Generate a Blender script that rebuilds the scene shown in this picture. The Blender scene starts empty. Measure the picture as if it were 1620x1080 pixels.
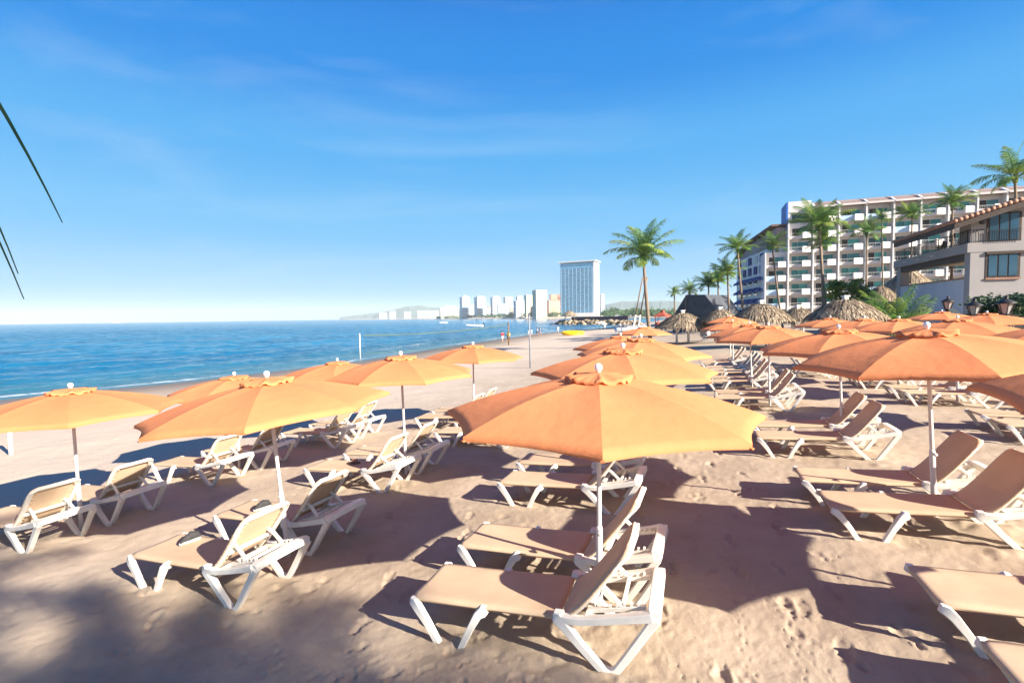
import bpy, math, random
import numpy as np
from mathutils import Vector, Matrix, Euler
R = math.radians
rnd = random.Random(7)
scn = bpy.context.scene
COL = scn.collection

# ------------------------------------------------------------------ helpers
def s2l(c):
    return tuple((v/12.92 if v <= .04045 else ((v+.055)/1.055)**2.4) for v in c)
def rgb(r, g, b): return s2l((r/255, g/255, b/255))

class MB:
    """collects verts/faces of ONE mesh object"""
    def __init__(s): s.v = []; s.f = []
    def add(s, vs, fs):
        o = len(s.v); s.v += [tuple(p) for p in vs]; s.f += [tuple(i+o for i in f) for f in fs]
    def box(s, x0, x1, y0, y1, z0, z1, M=None):
        vs = [Vector((x, y, z)) for z in (z0, z1) for y in (y0, y1) for x in (x0, x1)]
        if M: vs = [M @ p for p in vs]
        s.add(vs, [(0,2,3,1),(4,5,7,6),(0,1,5,4),(2,6,7,3),(0,4,6,2),(1,3,7,5)])
    def loft(s, pts, secs, up=(0,0,1), n=8, p=9.0):
        """rounded-rectangle section swept along pts; secs = (half side, half up) per point"""
        pts = [Vector(q) for q in pts]; rings = []
        for i, q in enumerate(pts):
            t = (pts[min(i+1, len(pts)-1)] - pts[max(i-1, 0)]).normalized()
            u = Vector(up); a = t.cross(u)
            if a.length < 1e-4: a = t.cross(Vector((0,1,0)))
            a.normalize(); b = a.cross(t)
            w, h = secs[i] if isinstance(secs, list) else secs
            rg = []
            for k in range(n):
                th = 2*math.pi*(k+.5)/n; c, d = math.cos(th), math.sin(th)
                e = 2.0/p
                rg.append(q + a*w*math.copysign(abs(c)**e, c) + b*h*math.copysign(abs(d)**e, d))
            rings.append(rg)
        vs = [v for r in rings for v in r]; fs = []
        for i in range(len(pts)-1):
            for k in range(n):
                fs.append((i*n+k, i*n+(k+1)%n, (i+1)*n+(k+1)%n, (i+1)*n+k))
        fs.append(tuple(range(n))[::-1]); fs.append(tuple((len(pts)-1)*n+k for k in range(n)))
        s.add(vs, fs)
    def tube(s, pts, r, n=8, up=(0,0,1)):
        rr = r if isinstance(r, list) else [r]*len(pts)
        s.loft(pts, [(q, q) for q in rr], up, n, 2.0)
    def lathe(s, prof, n=16, c=(0,0,0)):
        vs = []; fs = []
        for (r, z) in prof:
            for k in range(n):
                a = 2*math.pi*k/n; vs.append((c[0]+r*math.cos(a), c[1]+r*math.sin(a), c[2]+z))
        for i in range(len(prof)-1):
            for k in range(n):
                fs.append((i*n+k, i*n+(k+1)%n, (i+1)*n+(k+1)%n, (i+1)*n+k))
        fs.append(tuple(range(n))[::-1]); fs.append(tuple((len(prof)-1)*n+k for k in range(n)))
        s.add(vs, fs)
    def prism(s, outline, z0, z1, M=None):
        n = len(outline)
        vs = [Vector((x, y, z0)) for x, y in outline] + [Vector((x, y, z1)) for x, y in outline]
        if M: vs = [M @ p for p in vs]
        s.add(vs, [tuple(range(n))[::-1], tuple(range(n, 2*n))] + [(k, (k+1) % n, n+(k+1) % n, n+k) for k in range(n)])
    def build(s, name, mat, parent=None, smooth=False, loc=None):
        me = bpy.data.meshes.new(name); me.from_pydata(s.v, [], s.f); me.update()
        if smooth: me.polygons.foreach_set('use_smooth', [True]*len(me.polygons))
        if smooth == 2: me.set_sharp_from_angle(angle=R(30))
        return mkobj(name, me, mat, parent, loc)

def mkobj(name, me, mat, parent=None, loc=None):
    o = bpy.data.objects.new(name, me); COL.objects.link(o)
    if mat:
        for m in (mat if isinstance(mat, (list, tuple)) else [mat]): me.materials.append(m)
    if parent: o.parent = parent
    if loc is not None: o.location = loc
    return o
def tag(o, label=None, cat=None, group=None, kind=None):
    if label: o['label'] = label
    if cat: o['category'] = cat
    if group: o['group'] = group
    if kind: o['kind'] = kind
    return o
def empty(name, loc, label, cat, group=None, rz=0):
    o = bpy.data.objects.new(name, None); COL.objects.link(o)
    o.location = loc; o.rotation_euler = (0, 0, rz); o.empty_display_size = .2
    return tag(o, label, cat, group)
def copy_tree(o, parent=None):
    c = o.copy(); COL.objects.link(c)
    if parent: c.parent = parent
    for ch in list(o.children): copy_tree(ch, c)
    return c
def smoothsel(o, ang=40):
    o.data.set_sharp_from_angle(angle=R(ang)) if hasattr(o.data, 'set_sharp_from_angle') else None

# ------------------------------------------------------------------ materials
def nodes(name):
    m = bpy.data.materials.new(name); m.use_nodes = True
    nt = m.node_tree; b = nt.nodes['Principled BSDF']
    return m, nt, b
def nd(nt, t, **kw):
    n = nt.nodes.new(t)
    for k, v in kw.items():
        if k in n.inputs: n.inputs[k].default_value = v
        else: setattr(n, k, v)
    return n
def mat(name, col, rough=.6, var=.12, scale=6.0, bump=0, bscale=40, spec=.4, detail=4, col2=None, coords='Object', metallic=0):
    """procedural paint / plaster / stone: two-tone noise colour and fine bump"""
    m, nt, b = nodes(name)
    tc = nd(nt, 'ShaderNodeTexCoord')
    n = nd(nt, 'ShaderNodeTexNoise', Scale=scale, Detail=detail)
    nt.links.new(tc.outputs[coords], n.inputs['Vector'])
    cr = nd(nt, 'ShaderNodeValToRGB')
    c2 = col2 if col2 else tuple(min(1, v*(1+var)) for v in col)
    c1 = col if col2 else tuple(v*(1-var) for v in col)
    cr.color_ramp.elements[0].color = (*c1, 1); cr.color_ramp.elements[1].color = (*c2, 1)
    cr.color_ramp.elements[0].position = .3; cr.color_ramp.elements[1].position = .7
    nt.links.new(n.outputs['Fac'], cr.inputs['Fac']); nt.links.new(cr.outputs['Color'], b.inputs['Base Color'])
    b.inputs['Roughness'].default_value = rough; b.inputs['Specular IOR Level'].default_value = spec
    b.inputs['Metallic'].default_value = metallic
    if bump:
        n2 = nd(nt, 'ShaderNodeTexNoise', Scale=bscale, Detail=5)
        nt.links.new(tc.outputs[coords], n2.inputs['Vector'])
        bp = nd(nt, 'ShaderNodeBump', Strength=bump, Distance=.01)
        nt.links.new(n2.outputs['Fac'], bp.inputs['Height']); nt.links.new(bp.outputs['Normal'], b.inputs['Normal'])
    return m
def cloth(name, col, trans=.25, weave=600, bump=.15, var=.06, rough=.85, col2=None, seam=None):
    m, nt, b = nodes(name)
    tc = nd(nt, 'ShaderNodeTexCoord')
    n = nd(nt, 'ShaderNodeTexNoise', Scale=2.5, Detail=6, Roughness=.65)
    oi = nd(nt, 'ShaderNodeObjectInfo')
    ad = nd(nt, 'ShaderNodeVectorMath', operation='ADD')
    nt.links.new(tc.outputs['Object'], ad.inputs[0]); nt.links.new(oi.outputs['Location'], ad.inputs[1])
    nt.links.new(ad.outputs[0], n.inputs['Vector'])
    cr = nd(nt, 'ShaderNodeValToRGB')
    cr.color_ramp.elements[0].color = (*(col2 or tuple(v*(1-var) for v in col)), 1)
    cr.color_ramp.elements[1].color = (*tuple(min(1, v*(1+var)) for v in col), 1)
    cr.color_ramp.elements[0].position = .25; cr.color_ramp.elements[1].position = .65
    nt.links.new(n.outputs['Fac'], cr.inputs['Fac'])
    vr = nd(nt, 'ShaderNodeMapRange'); vr.inputs['To Min'].default_value = .94; vr.inputs['To Max'].default_value = 1.05; nt.links.new(oi.outputs['Random'], vr.inputs['Value'])
    hv = nd(nt, 'ShaderNodeHueSaturation'); nt.links.new(vr.outputs[0], hv.inputs['Value']); nt.links.new(cr.outputs['Color'], hv.inputs['Color']); cr = hv
    nt.links.new(cr.outputs['Color'], b.inputs['Base Color'])
    b.inputs['Roughness'].default_value = rough; b.inputs['Specular IOR Level'].default_value = .2
    w = nd(nt, 'ShaderNodeTexNoise', Scale=weave, Detail=1)
    wr = nd(nt, 'ShaderNodeTexNoise', Scale=7, Detail=3)
    nt.links.new(tc.outputs['Object'], w.inputs['Vector']); nt.links.new(tc.outputs['Object'], wr.inputs['Vector'])
    mx = nd(nt, 'ShaderNodeMath', operation='MULTIPLY_ADD'); mx.inputs[1].default_value = .06
    nt.links.new(w.outputs['Fac'], mx.inputs[0]); nt.links.new(wr.outputs['Fac'], mx.inputs[2])
    bp = nd(nt, 'ShaderNodeBump', Strength=bump, Distance=.03)
    nt.links.new(mx.outputs[0], bp.inputs['Height']); nt.links.new(bp.outputs['Normal'], b.inputs['Normal'])
    tr = nd(nt, 'ShaderNodeBsdfTranslucent'); nt.links.new(cr.outputs['Color'], tr.inputs['Color'])
    ms = nd(nt, 'ShaderNodeMixShader'); ms.inputs[0].default_value = trans
    out = nt.nodes['Material Output']
    nt.links.new(b.outputs[0], ms.inputs[1]); nt.links.new(tr.outputs[0], ms.inputs[2]); nt.links.new(ms.outputs[0], out.inputs['Surface'])
    return m
def leafmat(name, c1, c2, c3, scale=1.2):
    m, nt, b = nodes(name)
    tc = nd(nt, 'ShaderNodeTexCoord'); oi = nd(nt, 'ShaderNodeObjectInfo')
    n = nd(nt, 'ShaderNodeTexNoise', Scale=scale, Detail=3)
    ad = nd(nt, 'ShaderNodeVectorMath', operation='ADD')
    nt.links.new(tc.outputs['Object'], ad.inputs[0]); nt.links.new(oi.outputs['Location'], ad.inputs[1]); nt.links.new(ad.outputs[0], n.inputs['Vector'])
    cr = nd(nt, 'ShaderNodeValToRGB'); e = cr.color_ramp.elements
    e[0].color = (*c1, 1); e[0].position = .3; e[1].color = (*c3, 1); e[1].position = .75
    k = e.new(.52); k.color = (*c2, 1)
    nt.links.new(n.outputs['Fac'], cr.inputs['Fac']); nt.links.new(cr.outputs['Color'], b.inputs['Base Color'])
    b.inputs['Roughness'].default_value = .45; b.inputs['Specular IOR Level'].default_value = .4
    tr = nd(nt, 'ShaderNodeBsdfTranslucent'); nt.links.new(cr.outputs['Color'], tr.inputs['Color'])
    ms = nd(nt, 'ShaderNodeMixShader'); ms.inputs[0].default_value = .3
    nt.links.new(b.outputs[0], ms.inputs[1]); nt.links.new(tr.outputs[0], ms.inputs[2])
    nt.links.new(ms.outputs[0], nt.nodes['Material Output'].inputs['Surface'])
    return m

M_WHITE = mat('white_plastic', (.68,.65,.60), .35, .06, 9, .1, 60, .5)
M_POLE = mat('white_pole', (.64,.61,.58), .3, .05, 5, 0)
M_FIN = mat('finial_white', (.85,.84,.82), .3, .05, 20)
M_ORANGE = cloth('orange_canvas', (.68,.247,.104), .20, 500, .28, .055)
M_SLING = cloth('tan_sling', (.575,.425,.29), .16, 900, .12, .09)
M_FRAME2 = mat('frame_white_worn', (.64,.60,.54), .4, .1, 14, .1, 80)
M_DARK = mat('dark_metal', (.02,.02,.022), .5, .2, 20)
M_SAND = None
M_TRUNK = mat('palm_bark', (.20,.15,.11), .9, .3, 9, .5, 14)
M_LEAF = leafmat('palm_leaf', (.045,.125,.04), (.14,.25,.05), (.36,.37,.08))
M_LEAF2 = leafmat('shrub_leaf', (.05,.11,.02), (.16,.25,.03), (.36,.36,.05), 2)
M_THATCH, nt_, b_ = nodes('palm_thatch')
gi = nd(nt_, 'ShaderNodeNewGeometry'); cr_ = nd(nt_, 'ShaderNodeValToRGB'); e_ = cr_.color_ramp.elements
e_[0].color = (.10,.075,.055,1); e_[1].color = (.46,.37,.26,1); k_ = e_.new(.55); k_.color = (.26,.20,.14,1)
nt_.links.new(gi.outputs['Random Per Island'], cr_.inputs['Fac']); nt_.links.new(cr_.outputs['Color'], b_.inputs['Base Color']); b_.inputs['Roughness'].default_value = .9; b_.inputs['Specular IOR Level'].default_value = .1
M_STUCCO = mat('stucco_pinkish_white', (.56,.515,.495), .85, .05, .8, .2, 12)
M_STUCCOW = mat('stucco_white', (.64,.62,.60), .8, .04, .8, .15, 12)
M_GLASS = mat('teal_glass', (.025,.16,.15), .12, .35, .7, 0, spec=.6)
M_GLASSD = mat('dark_glass', (.012,.03,.035), .08, .3, .7, 0, spec=.7)
M_GLASSV = mat('blue_dark_glass', (.02,.06,.10), .08, .35, .5, 0, spec=.7)
M_HROOF = mat('mauve_roof_tile', (.24,.18,.165), .85, .25, 2, .3, 6)
M_TILE = mat('clay_tile', (.30,.16,.11), .8, .3, 3, .4, 8)

# ------------------------------------------------------------------ axes of the beach
A0 = R(18.8)
CU, SU = math.cos(A0), math.sin(A0)
def uv2xy(u, v): return (CU*u + SU*v, -SU*u + CU*v)
UP = np.array([-7000,-400,-60,-45,-31,-22,-12,-1.5,3,8,20,60,300,7000.]); UZ = np.array([-14,-12,-3.5,-2.5,-1.42,-1.15,-.70,0,.29,.38,.6,1.2,3,3.])
VV = np.array([-9000,0,16,24,38,62,111,164,217,400,9000.]); VS = np.array([-3.5,-3.5,-3.4,-.5,1.8,0,-.5,12,22,60,60])
SEA_Z = -1.4
def ground_np(x, y):
    u = CU*x - SU*y; v = SU*x + CU*y
    w = np.clip((-u-8)/20, 0, 1)
    return np.interp(u - w*np.interp(v, VV, VS), UP, UZ)
def ground(x, y): return float(ground_np(np.array([x]), np.array([y]))[0])
def shore_np(x, y):
    u = CU*x - SU*y; v = SU*x + CU*y
    return u - np.interp(v, VV, VS) + 31.0     # >0 land side
NG = np.random.RandomState(3).rand(256, 256)
def vnoise(x, y):
    xi = np.floor(x).astype(int); yi = np.floor(y).astype(int); fx = x-xi; fy = y-yi
    fx = fx*fx*(3-2*fx); fy = fy*fy*(3-2*fy)
    g = lambda a, b: NG[a & 255, b & 255]
    return (g(xi,yi)*(1-fx)+g(xi+1,yi)*fx)*(1-fy) + (g(xi,yi+1)*(1-fx)+g(xi+1,yi+1)*fx)*fy - .5

# ------------------------------------------------------------------ camera, sun, sky
H, F = 2.6, 780.0
p, r = math.atan(39/F), R(.8)
fw = Vector((0, math.cos(p), -math.sin(p))); rt = Vector((1,0,0)); up = rt.cross(fw)
rt2 = rt*math.cos(r) - up*math.sin(r); up2 = up*math.cos(r) + rt*math.sin(r)
cam = bpy.data.cameras.new('camera'); co = bpy.data.objects.new('camera', cam); COL.objects.link(co)
cam.sensor_width = 36; cam.lens = 36*F/1620; cam.clip_end = 20000; cam.clip_start = .05
Mx = Matrix((rt2, up2, -fw)).transposed().to_4x4(); Mx.translation = (0, 0, H); co.matrix_world = Mx
scn.camera = co
SUN_AZ, SUN_EL = R(-38), R(27)          # direction towards the sun, angle from +X
sd = Vector((math.cos(SUN_EL)*math.cos(SUN_AZ), math.cos(SUN_EL)*math.sin(SUN_AZ), math.sin(SUN_EL)))
sl = bpy.data.lights.new('sun', 'SUN'); so = bpy.data.objects.new('sun', sl); COL.objects.link(so)
sl.energy = 5.0; sl.angle = R(.53); sl.color = (1, .90, .76)
so.rotation_euler = sd.to_track_quat('Z', 'Y').to_euler(); so.location = (0, 0, 60)
W = bpy.data.worlds.new('World'); scn.world = W; W.use_nodes = True
nt = W.node_tree; bg = nt.nodes['Background']
sky = nd(nt, 'ShaderNodeTexSky', sky_type='NISHITA', sun_disc=False, sun_elevation=SUN_EL, altitude=0, air_density=1.0, dust_density=.25, ozone_density=3.0)
sky.sun_rotation = math.pi/2 - SUN_AZ
hs = nd(nt, 'ShaderNodeHueSaturation', Saturation=1.28, Value=1.0)
nt.links.new(sky.outputs[0], hs.inputs['Color'])
EXPO, SKYS = 1.68, .085
tc = nd(nt, 'ShaderNodeTexCoord'); sx = nd(nt, 'ShaderNodeSeparateXYZ'); nt.links.new(tc.outputs['Generated'], sx.inputs[0])
gr = nd(nt, 'ShaderNodeValToRGB'); el = gr.color_ramp.elements; gr.color_ramp.interpolation = 'EASE'
SK = ((0,(176,214,238)),(.07,(150,207,246)),(.17,(112,194,249)),(.30,(78,176,245)),(.44,(22,143,234)),(.62,(0,108,212)),(1,(0,72,170)))
kk = 1/(SKYS*2**EXPO)
for i, (pz, c) in enumerate(SK):
    e = el[i] if i < 2 else el.new(pz)
    e.position = pz; e.color = (*[v for v in rgb(*c)], 1)
nt.links.new(sx.outputs['Z'], gr.inputs['Fac'])
gs = nd(nt, 'ShaderNodeMix', data_type='RGBA', blend_type='MULTIPLY'); gs.inputs[0].default_value = 1; gs.inputs[7].default_value = (kk, kk, kk, 1); nt.links.new(gr.outputs['Color'], gs.inputs[6])
# clear blue away from the sun, the physical sky with its glow on the sun's side
dt = nd(nt, 'ShaderNodeVectorMath', operation='DOT_PRODUCT'); dt.inputs[1].default_value = (math.cos(SUN_AZ), math.sin(SUN_AZ), 0); nt.links.new(tc.outputs['Generated'], dt.inputs[0])
sw = nd(nt, 'ShaderNodeMapRange', interpolation_type='SMOOTHSTEP'); sw.inputs['From Min'].default_value = .1; sw.inputs['From Max'].default_value = .75; nt.links.new(dt.outputs['Value'], sw.inputs['Value'])
mxs = nd(nt, 'ShaderNodeMix', data_type='RGBA'); nt.links.new(sw.outputs[0], mxs.inputs[0]); nt.links.new(gs.outputs[2], mxs.inputs[6]); nsc = nd(nt, 'ShaderNodeMix', data_type='RGBA', blend_type='MULTIPLY'); nsc.inputs[0].default_value = 1; nsc.inputs[7].default_value = (.5,.5,.5,1); nt.links.new(hs.outputs[0], nsc.inputs[6]); nt.links.new(nsc.outputs[2], mxs.inputs[7])
# thin cirrus streaks
mp = nd(nt, 'ShaderNodeMapping')
mp.inputs['Rotation'].default_value = (R(16), R(-36), R(30)); mp.inputs['Scale'].default_value = (.8, 5, 11)
nt.links.new(tc.outputs['Generated'], mp.inputs['Vector'])
cn = nd(nt, 'ShaderNodeTexNoise', Scale=1.3, Detail=6, Roughness=.55, Distortion=.3); nt.links.new(mp.outputs[0], cn.inputs['Vector'])
cr = nd(nt, 'ShaderNodeValToRGB'); cr.color_ramp.elements[0].position = .52; cr.color_ramp.elements[1].position = .95
nt.links.new(cn.outputs['Fac'], cr.inputs['Fac'])
cm = nd(nt, 'ShaderNodeMath', operation='MULTIPLY'); cm.inputs[1].default_value = .22; nt.links.new(cr.outputs['Color'], cm.inputs[0])
mxr = nd(nt, 'ShaderNodeMix', data_type='RGBA'); mxr.inputs[7].default_value = (kk*.8, kk*.9, kk, 1)
nt.links.new(cm.outputs[0], mxr.inputs[0]); nt.links.new(mxs.outputs[2], mxr.inputs[6]); nt.links.new(mxr.outputs[2], bg.inputs['Color'])
bg.inputs['Strength'].default_value = SKYS
vs_ = scn.view_settings; vs_.view_transform = 'Standard'; vs_.look = 'None'; vs_.gamma = 1; vs_.use_curve_mapping = False; vs_.exposure = EXPO
scn.cycles.max_bounces = 8; scn.cycles.volume_bounces = 0; scn.cycles.transparent_max_bounces = 8

# ------------------------------------------------------------------ furniture plan (used for the sand too)
# umbrella id: x, y, finial height above sand, lean left deg, canopy turn deg
UMB = {
 'C1': (.75, 4.28, 2.12, 0, -99), 'C2': (1.62, 7.2, 2.14, 0, -95), 'C3': (2.62, 10.0, 2.16, 0, -70), 'C4': (3.1, 13.9, 2.1, 1, -100), 'C5': (6.3, 23.5, 2.12, 0, -80),
 'L1': (-2.71, 5.76, 2.2, 4.5, -73), 'B2': (-1.95, 8.8, 2.22, 1.2, -62), 'B3': (-1.05, 13.2, 2.18, 0, -80),
 'A1': (-6.45, 7.2, 2.17, 1.0, -50), 'A2': (-5.8, 10.3, 2.0, 1, -85), 'A3': (-4.45, 12.5, 2.05, 0, -75),
 'D0': (4.75, 3.1, 2.12, 2, -50), 'R1': (4.78, 5.5, 2.20, 4.4, -108.5), 'R2': (5.95, 8.8, 2.10, 3.4, -92), 'R3': (6.62, 12.6, 2.12, 2, -88), 'R4': (7.72, 15.8, 2.1, 3, -100), 'R5': (9.8, 21.8, 2.1, 1, -70), 'R6': (12.2, 27.5, 2.25, 0, -85),
 'E0': (9.9, 8.6, 2.1, 0, -85), 'E1': (11.0, 12.1, 2.12, 2, -55), 'E2': (11.65, 14.8, 2.1, 1, -90), 'E3': (11.9, 16.6, 2.1, 1, -90), 'E4': (13.3, 20.6, 2.1, 0, -60),
 'F0': (16.6, 17.2, 2.15, 1, -80), 'F1': (19.0, 21.8, 2.2, 0, -75),
}
HD = R(-21)
def lay(P, h=HD, along=-1.25, perp=-.13):
    """near-side foot corner of the far lounger of a pair standing at pole P"""
    return P
LNG = []      # (umbrella id, which, near foot corner x, y, heading deg)
meas = {'C1': ((-.84,3.97,-20),(-.55,4.89,-22.5)), 'L1': ((-4.22,5.28,-22.5),(-3.96,6.4,-22.5)), 'R1': ((3.40,5.12,-18),(3.64,6.06,-20)),
        'R2': ((4.14,8.2,-21),(4.5,9.1,-21)), 'B2': ((-3.62,8.44,-21.5),(-3.25,9.35,-21)), 'C2': ((-.21,6.87,-22.5),(.07,7.77,-22)), 'A2': ((-7.15,9.62,-20),(-6.75,10.55,-19)),
        'A1': ((-8.0,6.95,-20),(-7.64,7.88,-20)), 'D0': ((2.72,2.42,-20),(3.02,3.36,-20)), 'A3': ((-5.72,12.05,-20),(-5.4,12.95,-20))}
for k, (x, y, *_r) in UMB.items():
    if k in ('C5', 'E3', 'F1', 'R6'): continue
    if k in meas: a, b = meas[k]
    else:
        j = rnd.uniform(-2.5, 2.5); h = -20 + j; c, s = math.cos(R(h)), math.sin(R(h))
        f = lambda al, pe: (x + al*c - pe*s, y + al*s + pe*c, h)
        a, b = f(-1.3, -.86), f(-1.3+rnd.uniform(-.1,.1), .09)
    LNG.append((k, 'nearer', *a)); LNG.append((k, 'farther', *b))
LNG += [('X1','nearer',-1.72,10.75,-19), ('X1','farther',-1.38,11.65,-20), ('X2','nearer',7.0,17.6,-22), ('X2','farther',7.4,18.6,-20), ('X2','third',7.7,19.5,-23),
        ('X3','nearer',11.4,10.3,-18), ('X3','farther',11.8,11.2,-20), ('X4','nearer',9.6,17.6,-20), ('X4','farther',9.9,18.5,-19)]

# ------------------------------------------------------------------ ground: one polar sheet, fine near the camera
th_in = np.arange(-64, 64.01, .17); th_out = np.arange(66, 294, 4.0)
TH = np.radians(np.concatenate([th_in, th_out])); NT = len(TH)
RR = np.concatenate([[.05, .4, .8, 1.2], 1.6*np.exp(np.arange(0, math.log(6500/1.6), .0058))]); RR = RR[RR < 6400]; RR = np.append(RR, 6400); NR = len(RR)
X = RR[:, None]*np.sin(TH)[None, :]; Y = RR[:, None]*np.cos(TH)[None, :]
Z = ground_np(X.ravel(), Y.ravel()).reshape(X.shape)
near = np.clip((45-RR)/30, 0, 1)[:, None]
dune = np.clip((shore_np(X.ravel(), Y.ravel()).reshape(X.shape)-2)/10, 0, 1)
Z += dune*near*(.05*vnoise(X*.8, Y*.8) + .017*vnoise(X*2.3+9, Y*2.3) + .010*vnoise(X*6+3, Y*6) + .008*vnoise(X*15, Y*15) + .004*vnoise(X*34, Y*34))
Z += dune*(1-near)*.12*vnoise(X*.35, Y*.35)
def stamp(px, py, rad, fn):
    rr = math.hypot(px, py); tt = math.atan2(px, py)
    if rr < 1.7 or abs(tt) > R(63): return
    i0, i1 = np.searchsorted(RR, rr-rad), np.searchsorted(RR, rr+rad)
    dt = rad/rr; j0, j1 = np.searchsorted(TH[:len(th_in)], tt-dt), np.searchsorted(TH[:len(th_in)], tt+dt)
    if i1 <= i0 or j1 <= j0: return
    Z[i0:i1, j0:j1] += fn(X[i0:i1, j0:j1]-px, Y[i0:i1, j0:j1]-py)
def footprint(px, py, a, sc=1.0, deep=.03):
    c, s = math.cos(a), math.sin(a)
    def fn(dx, dy):
        l = (dx*c+dy*s)/sc; w = (-dx*s+dy*c)/sc
        n_ = 1 + .9*vnoise((dx+px)*28, (dy+py)*28)
        dh = np.sqrt(((l+.085)/.045)**2 + (w/.036)**2)*n_; db = np.sqrt(((l-.055)/.075)**2 + (w/.048)**2)*n_
        d = np.minimum(dh, db)
        return -deep*np.exp(-(d**3)) + deep*.5*np.exp(-((d-1.5)/.4)**2)*np.clip(n_*1.4-.7, 0, 2)
    stamp(px, py, .34*sc, fn)
fr = random.Random(5)
def trail(x0, y0, x1, y1, n=None, deep=.019):
    L = math.hypot(x1-x0, y1-y0); a = math.atan2(y1-y0, x1-x0); n = n or int(L/.62)
    for k in range(n):
        t = (k+.5)/n; sde = .11 if k % 2 else -.11
        footprint(x0+(x1-x0)*t - math.sin(a)*sde + fr.uniform(-.05,.05), y0+(y1-y0)*t + math.cos(a)*sde + fr.uniform(-.05,.05), a+fr.uniform(-.25,.25), fr.uniform(.85,1.1), deep*fr.uniform(.6,1.2))
trail(2.2, 3.0, 2.9, 9.0); trail(2.6, 9.0, 2.2, 3.6); trail(2.75, 3.2, 4.2, 14, deep=.024); trail(-2.4, 3.2, -.6, 2.7); trail(-1.8, 2.4, -1.0, 3.8); trail(-3.4, 4.2, -5.5, 9.0)
trail(-1.6, 3.2, 0, 8); trail(-8, 8.5, -6.5, 16); trail(-9.5, 9, -6.8, 19); trail(-1.4, 4.6, -2.6, 14); trail(4.8, 8, 8.5, 18); trail(3.0, 6.9, 6.5, 6.2); trail(1.3, 2.9, 1.5, 6.5, deep=.02)
for _ in range(170):
    rr = 2.6*math.exp(fr.random()*2.4); t = R(fr.uniform(-52, 52))
    footprint(rr*math.sin(t), rr*math.cos(t), fr.uniform(0, 6.3), fr.uniform(.55,1.0), fr.uniform(.004,.016))
for _ in range(60):                      # busy patch at the bottom of the picture
    footprint(fr.uniform(-2.6, -.3), fr.uniform(2.4, 3.9), fr.uniform(.2,.9), fr.uniform(.5,.85), fr.uniform(.006,.015))
def bird(x0, y0, x1, y1):
    L = math.hypot(x1-x0, y1-y0); a = math.atan2(y1-y0, x1-x0); n = int(L/.085)
    for k in range(n):
        t = k/n; sde = .022 if k % 2 else -.022; wob = .06*math.sin(k*.35)
        qx = x0+(x1-x0)*t - math.sin(a)*(sde+wob); qy = y0+(y1-y0)*t + math.cos(a)*(sde+wob)
        for ta in (-.6, 0, .6):
            c, s = math.cos(a+ta), math.sin(a+ta)
            stamp(qx+c*.018, qy+s*.018, .05, lambda dx, dy: -.011*np.exp(-((dx*c+dy*s)/.022)**2-((-dx*s+dy*c)/.009)**2) + .004*np.exp(-((dx*c+dy*s)/.03)**2-((-dx*s+dy*c)/.022)**2))
for b in ((1.62,2.9,2.1,6.2),(1.55,2.8,1.0,3.6),(1.95,2.9,2.35,5.2),(2.2,2.9,2.0,4.6),(-.9,3.35,.1,3.62),(-.5,3.2,.3,3.35),(2.2,5.2,2.75,7.6),(2.9,4.1,3.3,5.0)): bird(*b)
for (k, w, fx, fy, h) in LNG:            # churned sand round the loungers' feet
    c, s = math.cos(R(h)), math.sin(R(h)); rr = math.hypot(fx, fy)
    if rr > 14: continue
    for q in range(46):
        al = fr.choice((fr.gauss(.32,.2), fr.gauss(1.62,.26), fr.uniform(.2,1.9))); pe = fr.choice((fr.gauss(0,.16), fr.gauss(.6,.16), fr.uniform(0,.6)))
        am = fr.choice((-1, 1))*fr.uniform(.008, .028); sg = fr.uniform(.035, .085)
        stamp(fx+al*c-pe*s, fy+al*s+pe*c, sg*2.6, lambda dx, dy: am*np.exp(-(dx*dx+dy*dy)/sg**2))
me = bpy.data.meshes.new('beach_sand')
idx = np.arange(NR*NT).reshape(NR, NT)
a = idx[:-1, :]; b = idx[1:, :]
quads = np.stack([a, np.roll(a, -1, 1), np.roll(b, -1, 1), b], -1).reshape(-1, 4)[:, ::-1]
me.vertices.add(NR*NT); me.vertices.foreach_set('co', np.stack([X, Y, Z], -1).astype(np.float32).ravel())
me.loops.add(quads.size); me.loops.foreach_set('vertex_index', quads.astype(np.int32).ravel())
me.polygons.add(len(quads)); me.polygons.foreach_set('loop_start', np.arange(0, quads.size, 4, dtype=np.int32)); me.polygons.foreach_set('loop_total', np.full(len(quads), 4, np.int32))
me.polygons.foreach_set('use_smooth', np.ones(len(quads), bool)); me.update(calc_edges=True); me.validate()
m, nt, bs = nodes('sand')
tc = nd(nt, 'ShaderNodeTexCoord')
n1 = nd(nt, 'ShaderNodeTexNoise', Scale=.9, Detail=8, Roughness=.62); nt.links.new(tc.outputs['Object'], n1.inputs['Vector'])
cr = nd(nt, 'ShaderNodeValToRGB'); cr.color_ramp.elements[0].position = .3; cr.color_ramp.elements[1].position = .72
cr.color_ramp.elements[0].color = (.332,.262,.192,1); cr.color_ramp.elements[1].color = (.458,.377,.292,1)
nt.links.new(n1.outputs['Fac'], cr.inputs['Fac'])
n2 = nd(nt, 'ShaderNodeTexNoise', Scale=260, Detail=2); nt.links.new(tc.outputs['Object'], n2.inputs['Vector'])
g = nd(nt, 'ShaderNodeValToRGB'); g.color_ramp.elements[0].position = .3; g.color_ramp.elements[0].color = (.72,.70,.68,1); g.color_ramp.elements[1].position = .62; g.color_ramp.elements[1].color = (1.08,1.06,1.04,1)
nt.links.new(n2.outputs['Fac'], g.inputs['Fac'])
mu = nd(nt, 'ShaderNodeMix', data_type='RGBA', blend_type='MULTIPLY'); mu.inputs[0].default_value = .7
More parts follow.
